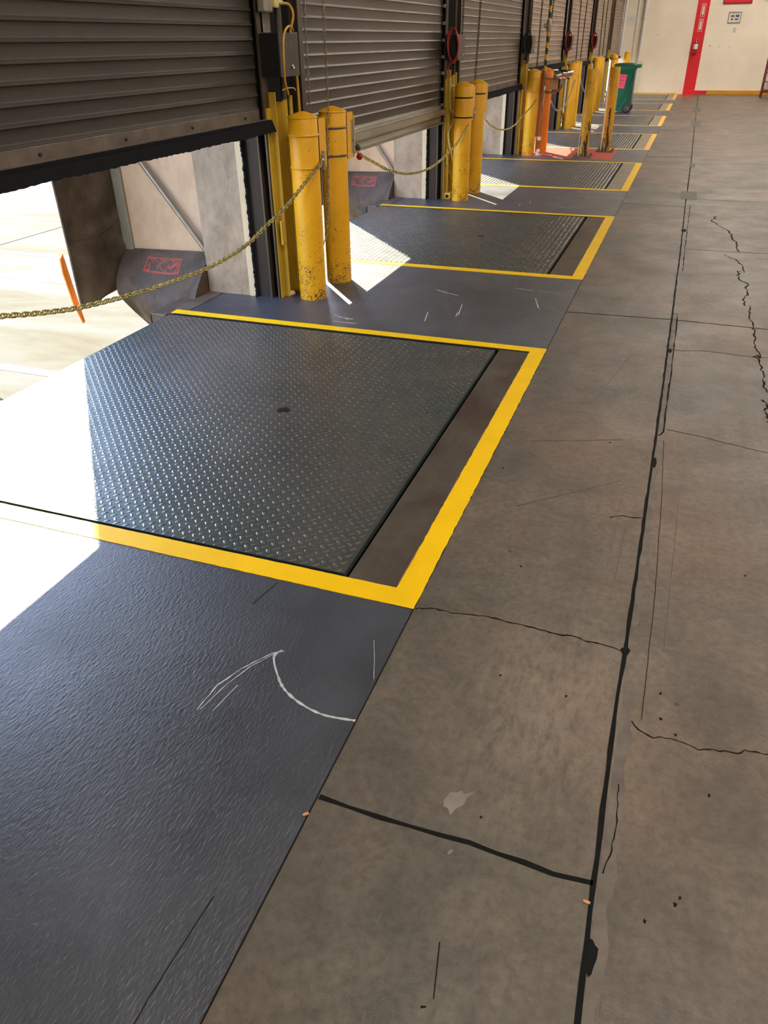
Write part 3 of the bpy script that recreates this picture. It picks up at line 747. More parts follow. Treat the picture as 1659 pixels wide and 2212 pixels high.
# ---- rolling doors
SP = .0765
def slat_profile(zb, zt, bead):
    pts = []; z = zb
    while z < zt:
        e = min(z+SP, zt)
        pts += [(-2.6790, z), (-2.6790+bead*.9, z+.0004), (-2.6790+bead, z+.0012), (-2.6790+bead*.93, z+.003), (-2.6790+bead*.25, z+bead*1.0+.002), (-2.6790, z+bead*1.25+.003), (-2.6795, z+bead*1.25+.006), (-2.6795, z+SP-.002)]
        z += SP
    return pts
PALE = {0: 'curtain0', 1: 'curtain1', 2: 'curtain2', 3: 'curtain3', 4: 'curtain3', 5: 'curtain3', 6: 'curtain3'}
for k in range(NB):
    zb = ZB[k]; ya, yb = J(k-1)+.74-.075, min(J(k)-.012, YE-.02)
    name = ['dark bronze rolling door nearest the camera, raised about a metre', 'brown-grey rolling door behind the first pair of bollards, lowest of all, with a bright metal bottom bar',
            'brown slatted rolling door with black brush, third from the camera', 'pale tan slatted rolling door behind the eyewash station, fourth from the camera',
            'pale tan rolling door, fifth from the camera, chains hanging before it', 'narrow-looking pale rolling door, sixth from the camera', 'farthest rolling door, beside the cream end wall'][k]
    r = thing('rolling_door', name, 'roller door', (-2.66, (ya+yb)/2, zb), 'roller doors')
    bh = .185 if k == 1 else .135
    prof = slat_profile(zb+bh, 3.0, .0125 if k == 0 else .0085); n = len(prof)
    mb = MB(); mb.smooth = False
    segs = 24
    vs = []
    for i in range(segs+1):
        y = ya+(yb-ya)*i/segs
        for (x, z) in prof: vs.append((x+.0012*math.sin(i*2.3+z*40), y, z))
    fs = [[i*n+j, (i+1)*n+j, (i+1)*n+j+1, i*n+j+1] for i in range(segs) for j in range(n-1)]
    mb.smooth = True; mb.add(vs, fs)
    vs2 = [(-2.70, ya, zb+bh), (-2.70, yb, zb+bh), (-2.70, yb, 3.0), (-2.70, ya, 3.0)]
    mb.smooth = False; mb.add(vs2, [[0, 1, 2, 3]])
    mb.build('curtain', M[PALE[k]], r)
    if k == 1:
        mb = MB(); mb.box(-2.70, -2.665, ya-.02, yb+.005, zb+.02, zb+bh, .004)
        mb.box(-2.68, -2.615, ya-.02, yb+.005, zb+.145, zb+.155); mb.box(-2.62, -2.612, ya-.02, yb+.005, zb+.10, zb+.155)
        mb.box(-2.68, -2.60, ya-.02, yb+.005, zb+.018, zb+.026); mb.box(-2.667, -2.655, ya, yb, zb+.06, zb+.07)
        mb.build('bottom_bar', M['bar_bright'], r)
        mb = MB(); mb.box(-2.69, -2.67, ya, yb, zb, zb+.02); mb.build('rubber_seal', M['black'], r)
        # curtain end locks
        for i in range(9):
            mb = MB(); z = zb+.18+i*.153; mb.box(-2.672, -2.645, yb-.035, yb-.005, z, z+.03, .003); mb.build('end_lock', M['bar_bright'], r)
    else:
        mb = MB(); mb.box(-2.695, -2.668, ya, yb, zb+.055, zb+bh, .003)
        mb.box(-2.672, -2.628, ya, yb+.02, zb+.068, zb+.075); mb.box(-2.632, -2.626, ya, yb+.02, zb+.064, zb+.08)
        mb.build('bottom_bar', M['bar'] if k < 3 else M['curtain2'], r)
        # brush with a ragged lower edge
        mb = MB(); nseg = 160; y0 = ya-.03; y1 = min(yb+.055, YE-.005)
        top = [(y0+(y1-y0)*i/nseg, zb+.072) for i in range(nseg+1)]
        bot = [(y0+(y1-y0)*i/nseg, zb+random.uniform(-.003, .003)+.0015*math.sin(i*.21)) for i in range(nseg+1)]
        for (xa, xb2) in ((-2.612, -2.582),):
            vs = [(xa, y, z) for y, z in top] + [(xb2, y, z) for y, z in bot] + [(xa-.012, y, z) for y, z in top] + [(xb2-.016, y, z) for y, z in bot]
            m_ = nseg+1
            mb.add(vs, [[i, i+1, m_+i+1, m_+i] for i in range(nseg)] + [[2*m_+i+1, 2*m_+i, 3*m_+i, 3*m_+i+1] for i in range(nseg)] + [[m_+i, m_+i+1, 3*m_+i+1, 3*m_+i] for i in range(nseg)] + [[i+1, i, 2*m_+i, 2*m_+i+1] for i in range(nseg)])
            mb.add([vs[0], vs[m_], vs[3*m_], vs[2*m_]], [[0, 1, 2, 3]]); mb.add([vs[nseg], vs[m_+nseg], vs[3*m_+nseg], vs[2*m_+nseg]], [[3, 2, 1, 0]])
        mb.box(-2.64, -2.605, y0, y1-.01, zb+.060, zb+.073)
        mb.build('brush_seal', M['brush'], r)
        # bolts on bottom bar
        mb = MB()
        for i in range(6):
            y = ya+.3+i*(yb-ya-.5)/5; mb.lathe([(.008, 0), (.008, .006), (0, .008)], -2.668, y, 8, zb+.10, axis='x', smooth=False)
        mb.build('bolt_row', M['jamb'], r)
    # guides (tracks) at both sides
    for side, y in ((1, J(k)), (-1, J(k-1)+.74)):
        if y > YE-.02: continue
        mb = MB(); s = side
        a, b2 = (y-.005, y+.075) if s > 0 else (y-.15, y-.088)
        mb.box(-2.652, -2.640, a, b2, 0, 3.02)                 # inner face plate
        if s < 0: mb.box(-2.70, -2.652, y-.14, y-.13, 0, 3.02)
        mb.box(-2.712, -2.700, a-(.005 if s > 0 else .0), b2, 0, 3.02)
        mb.build('guide', M['guide'], r)
    mb = MB(); mb.box(-2.715, -2.28, ya-.05, yb+.05, 3.0, 3.42, .02); mb.build('hood', M['curtain0'], r)

# pier linings, jamb strips
for k in range(-1, NB):
    j = J(k)
    if j > YE-.1: continue
    y1 = min(j+.74, YE-.005)
    mb = MB()
    mb.box(-2.888, -2.838, j-.006, j+.02, 0, 3.02)
    o = struct(mb.build('trim_%d' % (k+2), M['cream']))
    mb = MB()
    # fuzzy weather seal
    n = 200
    vs = []
    for i in range(n+1):
        z = 3.0*i/n; q = random.uniform(-.006, .006)
        vs += [(-2.838, j-.004, z), (-2.832+q*.3, j-.026+q, z), (-2.820+q*.6, j-.022+q, z), (-2.808, j+.0, z)]
    mb.add(vs, [[4*i+a, 4*i+a+1, 4*i+a+5, 4*i+a+4] for i in range(n) for a in range(3)])
    mb.build('weather_seal', M['black'], o)
    mb = MB(); mb.box(-2.838, -2.806, j, j+.03, 0, 3.02); mb.box(-2.806, -2.715, j+.008, j+.05, 0, 3.02)
    mb.box(-2.722, -2.714, j-.006, j+.03, 0, 3.02)
    mb.build('jamb_channel', M['jamb'], o)
    mb = MB(); mb.box(-2.87, -2.74, j+.05, y1-.004, 0, 3.02); mb.box(-2.74, -2.655, j+.05, j+.06, 0, 3.0)
    mb.build('pier_lining', M['cream'] if k == 5 else M['black'], o)
    if k < NB-1:
        mb = MB(); mb.box(-2.88, -2.76, y1-.02, y1+.004, 0, 3.02); mb.build('jamb_channel', M['jamb'], o)

# ---- dock shelters outside each opening
PW = ['nearest', 'second', 'third', 'fourth', 'fifth', 'sixth', 'farthest']
for k in range(NB):
    j = J(k)
    if j > YE+.2: j = J(k)
    r = thing('dock_shelter', 'peach and dark fabric dock shelter outside the %s loading opening' % PW[k], 'dock shelter', (-3.24, j+.1, 0), 'dock shelters')
    zt = 3.3
    mb = MB(); mb.box(-3.95, -3.2405, j+.11, j+.15, -.25, zt); mb.build('side_panel', M['peach'], r)
    mb = MB(); mb.box(-4.03, -3.945, j+.085, j+.16, .0, zt, .006); mb.build('frame_strip', M['galv'], r)
    mb = MB(); mb.tube([(-3.255, j+.06, .27), (-4.0, j+.06, 1.25)], .019, 12)
    mb.lathe([(.0, -.0), (.02, 0), (.02, .02), (0, .02)], -3.262, j+.05, 10, .262, axis='y'); mb.build('brace_rod', M['rod'], r)
    # front flap of sagging fabric
    def flap(u, v, dx=0.):
        y = (j+.13) - u*.61; x = -4.02 - .06*u - .02*math.sin(u*5)*(1-v) + dx
        zb = .03 - .09*u - .05*math.sin(u*PI)*.8
        z = zb + (zt-zb)*v
        x += (.022*math.sin(u*9+v*22)*(1-v)**3 + .014*math.sin(z*30+u*4)*math.exp(-((z-.42)/.25)**2))*math.sin(min(1, (1-u)*3)*PI/2)
        return (x, y, z)
    mb = MB(); mb.smooth = True; mb.grid(24, 60, lambda u, v: flap(u, (v**1.6))); mb.grid(24, 60, lambda u, v: flap(u, v**1.6, -.008))
    mb.tube([flap(u/20, 0, -.004) for u in range(21)], .008, 6)
    mb.tube([flap(1, v/30, -.004) for v in range(31)], .009, 6)
    mb.tube([flap(u/20, .13, .004) for u in range(21)], .0035, 6); mb.tube([flap(u/20, .14, .004) for u in range(21)], .0025, 6)
    mb.build('fabric_flap', M['flap'], r)
    if k < 2:
        mb = MB(); mb.prism([(j-.53, .30), (j-.495, .33), (j-.455, .02), (j-.425, -.19), (j-.445, -.20), (j-.50, -.04), (j-.535, .2)], -4.125, -4.115, lambda a, b2, c: (c, a, b2))
        mb.build('orange_marker', M['orange'], r, 'orange strip behind the flap edge')
        mb = MB(); mb.box(-4.085, -4.079, j-.47, j-.455, .37, .42); mb.build('white_tag', M['whitep'], r)
    # draped bottom pad
    def pad(u, v):
        x = -3.245 - u*.77
        y = (j+.10) - .30*math.sin(min(1, v*1.25)*PI/2) + .05*max(0, v-.7)*3
        z = .27 - .02*u - .50*v**1.15 - .22*v*math.sin(min(1., u*1.1)*PI)*(.6) + .10*max(0, u-.72)*v*2.6
        w = math.sin(u*10+v*3)*.032*v + math.sin(u*21-v*4+1.2)*.020*v*v + .02*math.sin(u*6-v*7)*v
        # pinch towards the outer bottom corner
        x = x + .16*v*v*u
        return (x, y-w, z+w*.5)
    nu, nv = 40, 24
    mb = MB(); mb.smooth = True; mb.grid(nu, nv, pad)
    # underside
    mb.grid(nu, 6, lambda u, v: tuple(Vector(pad(u, 1)).lerp(Vector((-3.25-u*.6, j+.12, -.45)), v)))
    # end cap at the wall and at the outer side
    for ue in (0., 1.):
        rng = [pad(ue, i/12) for i in range(13)]; cpt = (rng[0][0], j+.12, -.1)
        mb.add([cpt]+rng, [[0, i, i+1] for i in range(1, 13)])
    po = mb.build('bottom_pad', M['pad'], r, 'draped dusty black pad with worn red marking')
    uv = po.data.uv_layers.new(name='UVMap')
    nface = (nu-1)*(nv-1)
    for p in po.data.polygons:
        for li in p.loop_indices:
            vi = po.data.loops[li].vertex_index
            if vi < nu*nv: uv.data[li].uv = ((vi % nu)/(nu-1), (vi//nu)/(nv-1))
            else: uv.data[li].uv = (0, .9)
    # bumper block and corner angle at the dock edge
    b = thing('dock_bumper', 'brown steel-capped bumper block on the dock edge beside the %s leveler' % WORD[k], 'dock bumper', (XD, F(k)+.2, -.02), 'dock bumpers')
    mb = MB(); mb.box(-3.36, -3.242, F(k)-.12, F(k)+.28, -.42, -.004, .006); mb.build('block', M['bumper'], b)
    mb = MB(); mb.box(-3.375, -3.36, F(k)-.11, F(k)+.27, -.42, -.02); mb.build('rubber_face', M['black'], b)
    mb = MB(); mb.box(-3.24, -3.12, F(k)+.01, j-.01, -.001, .004); mb.build('corner_plate', M['bumper'], b)

# ---- bollards
def bollard(x, y, label, mat='bollard', h=1.185, r=.097, straps=(), bracket=0, cap=True, base=False, group='yellow bollards'):
    root = thing('bollard', label, 'bollard', (x, y, 0), group)
    mb = MB(); mb.lathe([(r*.99, 0), (r, .01), (r, h), (r*.985, h+.004)], x, y, 36)
    if not cap: mb.lathe([(r, h), (r-.006, h+.002), (r-.007, h-.3)], x, y, 36)
    mb.build('post', M[mat], root, off=(x, y, 0))
    if cap:
        mb = MB(); mb.lathe([(r*1.0, h-.003), (r*1.045, h-.001), (r*1.045, h+.003), (r*.99, h+.007), (r*.6, h+.022), (r*.25, h+.033), (.0005, h+.037)], x, y, 36)
        mb.build('cap', M[mat], root, off=(x, y, 0))
    else:
        mb = MB(); mb.lathe([(r*.93, h-.05), (.001, h-.05)], x, y, 24); mb.build('cap', M['jamb'], root)
    for z, m in straps:
        mb = MB(); mb.lathe([(r+.001, z), (r+.006, z+.001), (r+.006, z+.013), (r+.001, z+.014)], x, y, 36); mb.build('strap', M[m], root)
    if base:
        mb = MB(); mb.box(x-.14, x+.14, y-.14, y+.14, 0, .014, .004); mb.build('base_plate', M['bumper'], root)
        for sx_ in (-1, 1):
            for sy_ in (-1, 1):
                mb = MB(); mb.lathe([(.020, .014), (.020, .032), (.009, .033), (.009, .05), (0, .051)], x+sx_*.115, y+sy_*.115, 6, smooth=False); mb.build('anchor_bolt', M['bar'], root)
    if bracket:
        s = bracket
        bx, by = x+r*.55, y+r*.75
        mb = MB()
        bx -= .012; by -= .03
        mb.box(bx, bx+.048, by, by+.008, .875, 1.175); mb.box(bx+.040, bx+.048, by, by+.13, .875, 1.175); mb.box(bx, bx+.048, by+.122, by+.13, .875, 1.175)
        mb.build('channel_bracket', M[mat], root, off=(x, y, 0))
    return root
XB = -2.415
def yb_(k, i): return [(5.04, 5.545), (9.24, 9.79), (13.48, 13.92), (17.98, 18.45), (22.28, 22.80), (26.45, 27.0)][k][i]
bollard(-2.418, 5.045, 'large chipped yellow bollard, front one of the nearest pair, with two yellow straps', straps=((1.075, 'bollard'), (.878, 'bollard')), bracket=1)
bollard(-2.415, 5.53, 'large yellow bollard, rear one of the nearest pair, with hanging chain before it', straps=((1.08, 'bar'), (.90, 'bar')), bracket=1)
bollard(-2.425, 9.22, 'yellow bollard, front one of the second pair, with rusty bands', straps=((1.06, 'jamb'), (.865, 'jamb')), bracket=1)
bollard(-2.415, 9.78, 'yellow bollard, rear one of the second pair, chipped at the rim', straps=((1.07, 'jamb'),), bracket=1)
bollard(-2.43, 13.48, 'yellow bollard just left of the eyewash pipe', straps=((1.09, 'bollard'), (.9, 'bollard')), bracket=1)
bollard(-2.30, 13.90, 'yellow bollard with painted-in orange light, hidden behind the eyewash pipe', mat='bollard_orange_lit')
bollard(-2.45, 17.98, 'yellow bollard behind the eyewash bowl, nearer one of the fourth pair', straps=((1.0, 'bollard'),), bracket=1, cap=False)
bollard(-2.44, 18.45, 'yellow bollard, rear one of the pair behind the eyewash bowl')
bollard(-2.46, 22.30, 'yellow bollard between the two free-standing posts in the picture', bracket=1)
bollard(-2.44, 22.82, 'yellow bollard close behind the fifth pair, left of the green bin')
bollard(-2.44, 26.45, 'yellow bollard rising behind the lid of the green bin', straps=((1.09, 'jamb'),), bracket=1)
bollard(-2.34, 29.62, 'farthest yellow bollard, against the cream end wall', h=1.21)
worn = mat_yellow('worn_post_yellow', (.74, .38, .006), .59, True, scrape=True, chipcol=(.03, .028, .024)); M['worn'] = worn
bollard(-1.545, 13.46, 'badly chipped free-standing yellow post with bolted base on the red square, left one', mat='worn', h=1.21, r=.078, cap=False, base=True)
bollard(-1.28, 14.25, 'badly chipped free-standing yellow post with bolted base, right one, in front of the green bin', mat='worn', h=1.215, r=.079, cap=False, base=True)
# fittings on the nearest rear bollard
r = thing('chain_housing', 'pale tube housing with dark red knob clamped behind the nearest pair of bollards', 'chain housing', (-2.33, 5.66, .9))
mb = MB(); mb.box(-2.37, -2.325, 5.648, 5.70, .90, 1.13, .006); mb.build('tube', M['jbox'], r)
mb = MB(); mb.box(-2.39, -2.33, 5.69, 5.745, .89, 1.15, .006); mb.build('housing', M['ysteel'], r)
mb = MB(); mb.tube([(-2.348, 5.674, 1.13), (-2.348, 5.674, 1.155)], .012, 10); mb.build('cable_gland', M['boxgrey'], r)
mb = MB(); mb.lathe([(.0, .0), (.021, .0), (.024, .01), (.018, .022), (0, .024)], -2.31, 5.76, 16, .868, axis='y'); mb.build('knob', M['darkred'], r)
mb = MB(); mb.lathe([(.0, .0), (.019, .0), (.022, .01), (.016, .022), (0, .024)], -2.325, 5.77, 16, .93, axis='y'); mb.build('knob', M['boxgrey'], r, 'dark knob')
mb = MB(); mb.lathe([(.026, 0), (.0265, .004), (.026, .008)], -2.348, 5.674, 16, .985); mb.build('clip', M['black'], r)

# safety chains across the openings
def chain_thing(name, label, pts, pitch, wid, wire, mat, group, cat='chain', ns=6, nl=12):
    mb = MB(); chain_mb(mb, smooth_pts(pts, 8), pitch, wid, wire, ns=ns, nl=nl)
    return tag(mb.build(name, M[mat]), label, cat, group)
X0 = -2.312
chain_thing('safety_chain', 'yellowish safety chain sagging across the nearest loading opening', [(X0, 1.38, 1.0), (X0, 1.75, .835), (X0, 2.13, .740), (X0, 2.36, .688), (X0, 2.57, .652), (X0, 2.96, .610), (X0, 3.35, .587), (X0, 3.63, .582), (X0, 3.95, .606), (X0, 4.24, .670), (X0, 4.50, .728), (X0, 4.72, .795), (X0, 4.93, .865), (X0, 5.10, .925)], .0265, .029, .0038, 'chainy', 'safety chains')
chain_thing('safety_chain', 'yellowish safety chain sagging across the second loading opening', [(X0-.01, 5.75, .905), (-2.36, 5.97, .845), (-2.38, 6.2, .785), (-2.39, 6.65, .658), (-2.39, 7.22, .555), (-2.39, 7.90, .522), (-2.37, 8.55, .605), (-2.35, 9.0, .73), (-2.34, 9.29, .86), (-2.34, 9.33, .90)], .027, .028, .0042, 'chainy', 'safety chains', ns=5, nl=10)
chain_thing('safety_chain', 'safety chain across the third opening, ending at the bollard left of the eyewash', [(-2.36, 9.90, .87), (-2.39, 10.06, .815), (-2.4, 10.6, .665), (-2.4, 11.4, .555), (-2.4, 12.15, .56), (-2.39, 12.8, .66), (-2.36, 13.34, .77), (-2.35, 13.58, .90)], .03, .027, .004, 'chainy', 'safety chains', ns=4, nl=8)
chain_thing('safety_chain', 'safety chain sagging below the eyewash bowl to the bollard behind it', [(-2.36, 14.0, .95), (-2.4, 14.8, .80), (-2.4, 15.5, .572), (-2.4, 16.2, .455), (-2.4, 17.2, .54), (-2.38, 17.9, .885), (-2.36, 18.06, .95)], .034, .03, .005, 'chaing', 'safety chains', ns=4, nl=8)
chain_thing('safety_chain', 'pale safety chain between the worn left post and the fifth pair of bollards', [(-2.38, 18.6, .95), (-2.4, 19.3, .72), (-2.4, 20.3, .52), (-2.4, 21.3, .58), (-2.38, 22.2, .93)], .036, .032, .005, 'chaing', 'safety chains', ns=4, nl=8)
# hooks and latches where the chains meet the brackets
for i, (x, y, z) in enumerate([(-2.325, 5.125, .925), (-2.34, 9.34, .91), (-2.35, 13.59, .92), (-2.37, 18.07, .95)]):
    r = thing('chain_latch', 'steel latch holding the safety chain on the %s pair of bollards' % ['nearest', 'second', 'third', 'fourth'][i], 'latch', (x, y, z), 'chain latches')
    mb = MB(); mb.box(x-.012, x+.012, y-.004, y+.026, z-.065, z+.055, .004); mb.build('plate', M['jbox'], r)
    mb = MB(); mb.tube(smooth_pts([(x, y+.01, z-.03), (x+.02, y-.01, z-.035), (x+.026, y-.025, z-.01), (x+.01, y-.03, z+.012), (x, y-.01, z+.01)], 5), .004, 8)
    mb.lathe([(.010, -.006), (.013, 0), (.010, .006)], x+.004, y-.004, 12, z+.03, axis='x'); mb.build('hook', M['chrome'], r)

# hoist chains hanging before the doors
def hoist(label, pts, mat='chaing', pitch=.030, wid=.020, wire=.0026, ns=5):
    chain_thing('hoist_chain', label, pts, pitch, wid, wire, mat, 'door hoist chains', ns=ns, nl=10 if ns > 4 else 8)
hoist('door hoist chain ending behind the top of the nearest front bollard', [(-2.49, 5.33, 3.02), (-2.49, 5.325, 1.84), (-2.49, 5.32, 1.2), (-2.49, 5.31, 1.0)], wid=.022)
hoist('door hoist chain hanging in front of the nearest rear bollard down to knee height', [(-2.335, 5.285, 3.02), (-2.335, 5.28, 1.84), (-2.335, 5.275, 1.2), (-2.335, 5.235, .88), (-2.335, 5.19, .60), (-2.335, 5.15, .45), (-2.34, 5.12, .385), (-2.355, 5.09, .375), (-2.37, 5.08, .40)], mat='chaing', wid=.024)
hoist('dark hoist chain hanging at a slant to the rear bollard of the second pair', [(-2.50, 10.25, 3.0), (-2.47, 9.98, 2.0), (-2.42, 9.68, 1.22)], 'chaind', .036, .030, .004, 4)
hoist('dark hoist chain beside the red coiled cable on the second pier', [(-2.54, 9.52, 3.0), (-2.54, 9.50, 2.0), (-2.54, 9.48, 1.55)], 'chaind', .036, .026, .0036, 4)
for i, (k, ya, yb2) in enumerate([(3, 14.55, 14.05), (3, 15.9, 14.9), (4, 18.9, 18.6), (4, 20.1, 19.3), (5, 23.1, 22.8), (5, 24.0, 23.6)]):
    hoist('dark hoist chain hanging before the %s rolling door, %s strand' % (WORD[k], 'left' if i % 2 == 0 else 'right'), [(-2.56, ya, 3.0), (-2.54, (ya+yb2)/2, 2.2), (-2.50, yb2, 1.22)], 'chaind', .045, .034, .0055, 4)

# ---- pier equipment
def cable(label, pts, r, mat, n=8, nm='cable', group=None):
    mb = MB(); mb.tube(smooth_pts(pts, 8), r, n); return tag(mb.build(nm, M[mat]), label, 'cable', group)
def ctrl_box(k, label, x0=-2.64, x1=-2.50, dy=.01, w=.27, z0=1.42, z1=1.655):
    y = J(k)+dy
    r = thing('control_box', label, 'control box', (x0, y+w/2, z0), 'door control boxes')
    mb = MB(); mb.box(x0, x1-.012, y, y+w, z0, z1, .004); mb.build('body', M['boxside'], r)
    mb = MB(); mb.box(x1-.012, x1, y-.003, y+w+.003, z0-.003, z1+.003, .003); mb.box(x1, x1+.0015, y+.01, y+w-.01, z0+.085, z0+.088)
    mb.build('cover', M['boxgrey'], r)
    mb = MB(); mb.lathe([(.014, 0), (.016, .004), (.012, .010), (.009, .012), (.009, .004), (0, .004)], x1, y+w*.62, 16, z0+.052, axis='x'); mb.build('lock', M['chrome'], r)
    if k < 2:
        mb = MB()
        for i in range(7):
            zz = z1-.03-i*.014; mb.box(x1, x1+.001, y+.04, y+.04+random.uniform(.045, .07), zz, zz+(.006 if i else .012))
        mb.box(x1, x1+.001, y+.135, y+.195, z1-.075, z1-.035)
        mb.build('print', M['guide'], r)
    return r
ctrl_box(0, 'black door control box with round lock above the nearest front bollard')
ctrl_box(1, 'grey door control box wound with red cable on the second pier')
ctrl_box(2, 'dark door control box with black coiled cable on the third pier')
ctrl_box(3, 'door control box with red cable on the fourth pier')
ctrl_box(4, 'small far door control box on the fifth pier')
# nearest pier
r = thing('junction_box', 'beige steel junction box with fittings above the nearest control box', 'junction box', (-2.60, 4.97, 1.78))
mb = MB(); mb.box(-2.625, -2.57, 4.93, 5.04, 1.765, 2.0, .008); mb.build('body', M['jbox'], r)
mb = MB(); mb.box(-2.60, -2.555, 5.04, 5.10, 1.79, 1.86, .006); mb.tube([(-2.58, 5.07, 1.83), (-2.58, 5.07, 2.3)], .014, 10); mb.tube([(-2.575, 5.10, 1.82), (-2.57, 5.16, 1.82)], .014, 10); mb.build('fitting', M['hose'], r)
mb = MB(); mb.box(-2.70, -2.64, 4.99, 5.12, 1.66, 3.0); tag(mb.build('pier_plate', M['jbox']), 'beige steel plate behind the junction box on the nearest pier', 'steel plate')
cable('short yellow cable looping from the junction box into the nearest control box', [(-2.57, 5.15, 1.815), (-2.55, 5.22, 1.81), (-2.53, 5.235, 1.76), (-2.54, 5.225, 1.70), (-2.55, 5.22, 1.66)], .0085, 'cabley', nm='power_cable', group='yellow cables')
cable('yellow cable bowing down the left side of the nearest control box', [(-2.52, 5.20, 1.66), (-2.48, 5.10, 1.685), (-2.47, 5.03, 1.69), (-2.46, 4.955, 1.66), (-2.46, 4.925, 1.60), (-2.46, 4.915, 1.50), (-2.47, 4.93, 1.42), (-2.48, 4.96, 1.37), (-2.49, 5.01, 1.32)], .0075, 'cabley', nm='power_cable', group='yellow cables')
cable('straight yellow cable running down from the nearest control box behind the bollard', [(-2.55, 5.27, 1.42), (-2.55, 5.28, 1.30), (-2.55, 5.28, 1.1), (-2.56, 5.28, .6), (-2.57, 5.27, .0)], .010, 'cabley', nm='power_cable', group='yellow cables')
cable('thin pale cord hooking out between the conduits of the nearest pier', [(-2.56, 5.06, 1.34), (-2.54, 5.10, 1.35), (-2.52, 5.15, 1.348), (-2.515, 5.165, 1.335)], .004, 'hose', nm='cord')
# yellow angle guards and conduits at each pier
for k in range(0, 6):
    j = J(k); P = ['nearest', 'second', 'third', 'fourth', 'fifth', 'sixth'][k]
    r = thing('track_guard', 'yellow painted steel angle guarding the door track at the %s pier' % P, 'track guard', (-2.62, j+.1, 0), 'track guards')
    mb = MB(); mb.box(-2.638, -2.628, j+.01, j+.075, 0, 1.24); mb.box(-2.638, -2.59, j+.068, j+.078, 0, 1.33); mb.build('angle', M['ysteel'], r)
    mb = MB(); mb.box(-2.64, -2.634, j+.075, j+.175, .02, 1.27); mb.box(-2.636, -2.59, j+.17, j+.178, .02, 1.27); mb.box(-2.634, -2.630, j+.12, j+.126, .02, 1.26); mb.build('angle', M['ysteel'], r)
    if k < 2:
        mb = MB(); mb.box(-2.60, -2.585, j+.01, j+.07, .38, .54, .003); mb.build('hinge_plate', M['ysteel'], r)
    for i, (dy, x, rr, zt) in enumerate([(.215, -2.60, .017, 3.0), (.265, -2.615, .013, 3.0), (.31, -2.60, .015, 1.3)]):
        mb = MB(); mb.smooth = True
        if i == 2: mb.tube(smooth_pts([(x, j+dy, zt), (x, j+dy, .34), (x+.02, j+dy+.03, .26), (x+.03, j+dy+.07, .22), (x+.03, j+dy+.075, .0)], 5), rr, 10)
        else: mb.tube([(x, j+dy, 0.0), (x, j+dy, 1.28)], rr, 12)
        if i < 2: mb.m = 1; mb.tube([(x, j+dy, 1.28), (x, j+dy, zt)], rr, 12); mb.m = 0
        mb.lathe([(rr+.006, .10), (rr+.006, .14)], x, j+dy, 12)
        o = mb.build('conduit', [M['ysteel'], M['guide']])
        tag(o, '%s yellow conduit on the %s pier, behind the bollards' % (['thick', 'thin', 'short bent'][i], P), 'conduit', 'yellow conduits')
    if k < 3:
        mb = MB(); mb.box(-2.63, -2.56, j+.19, j+.34, 0.0, .035, .005); tag(mb.build('foot_plate', M['ysteel']), 'yellow steel foot under the conduits of the %s pier' % P, 'foot plate', 'conduit feet')
# red coils and other cables on far piers
def coil(k, mat, label, x=-2.49, turns=3, dy=.06):
    j = J(k); pts = []
    for t in range(turns*16+1):
        q = 2*PI*t/16; rr = .052+.006*math.sin(t*.7)
        pts.append((-2.552+rr*math.cos(q)*1.15, j-.012-.011*(t//16)+.004*math.sin(t*.9), 1.545+.155*math.sin(q)+.012*(t//16)))
    mb = MB(); mb.tube(pts, .0065, 6)
    mb.tube(smooth_pts([(-2.58, j-.015, 1.40), (-2.60, j-.01, 1.34), (-2.585, j+.0, 1.27)], 5), .006, 6)
    tag(mb.build('coiled_cable', M[mat]), label, 'cable', 'coiled cables')
coil(1, 'cabler', 'red cable coiled round the control box on the second pier')
coil(2, 'cabled', 'dark green cable coiled over the control box on the third pier')
coil(3, 'cabler', 'red cable coiled on the fourth pier', turns=4)
coil(4, 'cabler', 'red cable coiled on the fifth pier, small and far', turns=4)
cable('pale yellow hose bowing out from the second pier above the bollard', [(-2.60, 9.27, 1.18), (-2.56, 9.30, 1.17), (-2.52, 9.36, 1.13), (-2.50, 9.40, 1.07), (-2.50, 9.42, 1.0)], .012, 'hose', nm='hose', group='pale hoses')
cable('long pale yellow hose hanging down the second pier to the bollard', [(-2.60, 9.25, 1.25), (-2.59, 9.25, 1.0), (-2.58, 9.25, .93), (-2.56, 9.33, .90), (-2.57, 9.30, .80), (-2.59, 9.22, .70), (-2.56, 9.24, .52), (-2.53, 9.30, .36), (-2.51, 9.36, .30)], .010, 'hose', nm='hose', group='pale hoses')
cable('yellow brace wire slanting to the floor at the second pier', [(-2.58, 9.27, .30), (-2.50, 9.42, .06)], .007, 'cabley', nm='brace_wire', group='brace wires')
for k in (2, 3, 4):
    cable('yellow brace wire slanting to the floor at the %s pier' % ['third', 'fourth', 'fifth'][k-2], [(-2.60, J(k)+.12, .40), (-2.50, J(k)+.35, .06)], .008, 'cabley', nm='brace_wire', group='brace wires')
r = thing('floor_sensor', 'small tan sensor box on the floor beside the second pair of bollards', 'sensor', (-2.57, 9.33, 0))
mb = MB(); mb.box(-2.64, -2.54, 9.22, 9.38, 0.0, .07, .01); mb.build('body', M['ysteel'], r)
mb = MB(); mb.box(-2.60, -2.57, 9.212, 9.221, .02, .05); mb.build('window', M['black'], r)
mb = MB(); mb.lathe([(.0, 0), (.02, .004), (.026, .02), (.016, .036), (0, .04)], -2.585, 5.03, 12); tag(mb.build('litter_ball', M['cardb']), 'crumpled tan ball on the floor behind the nearest front bollard', 'litter')

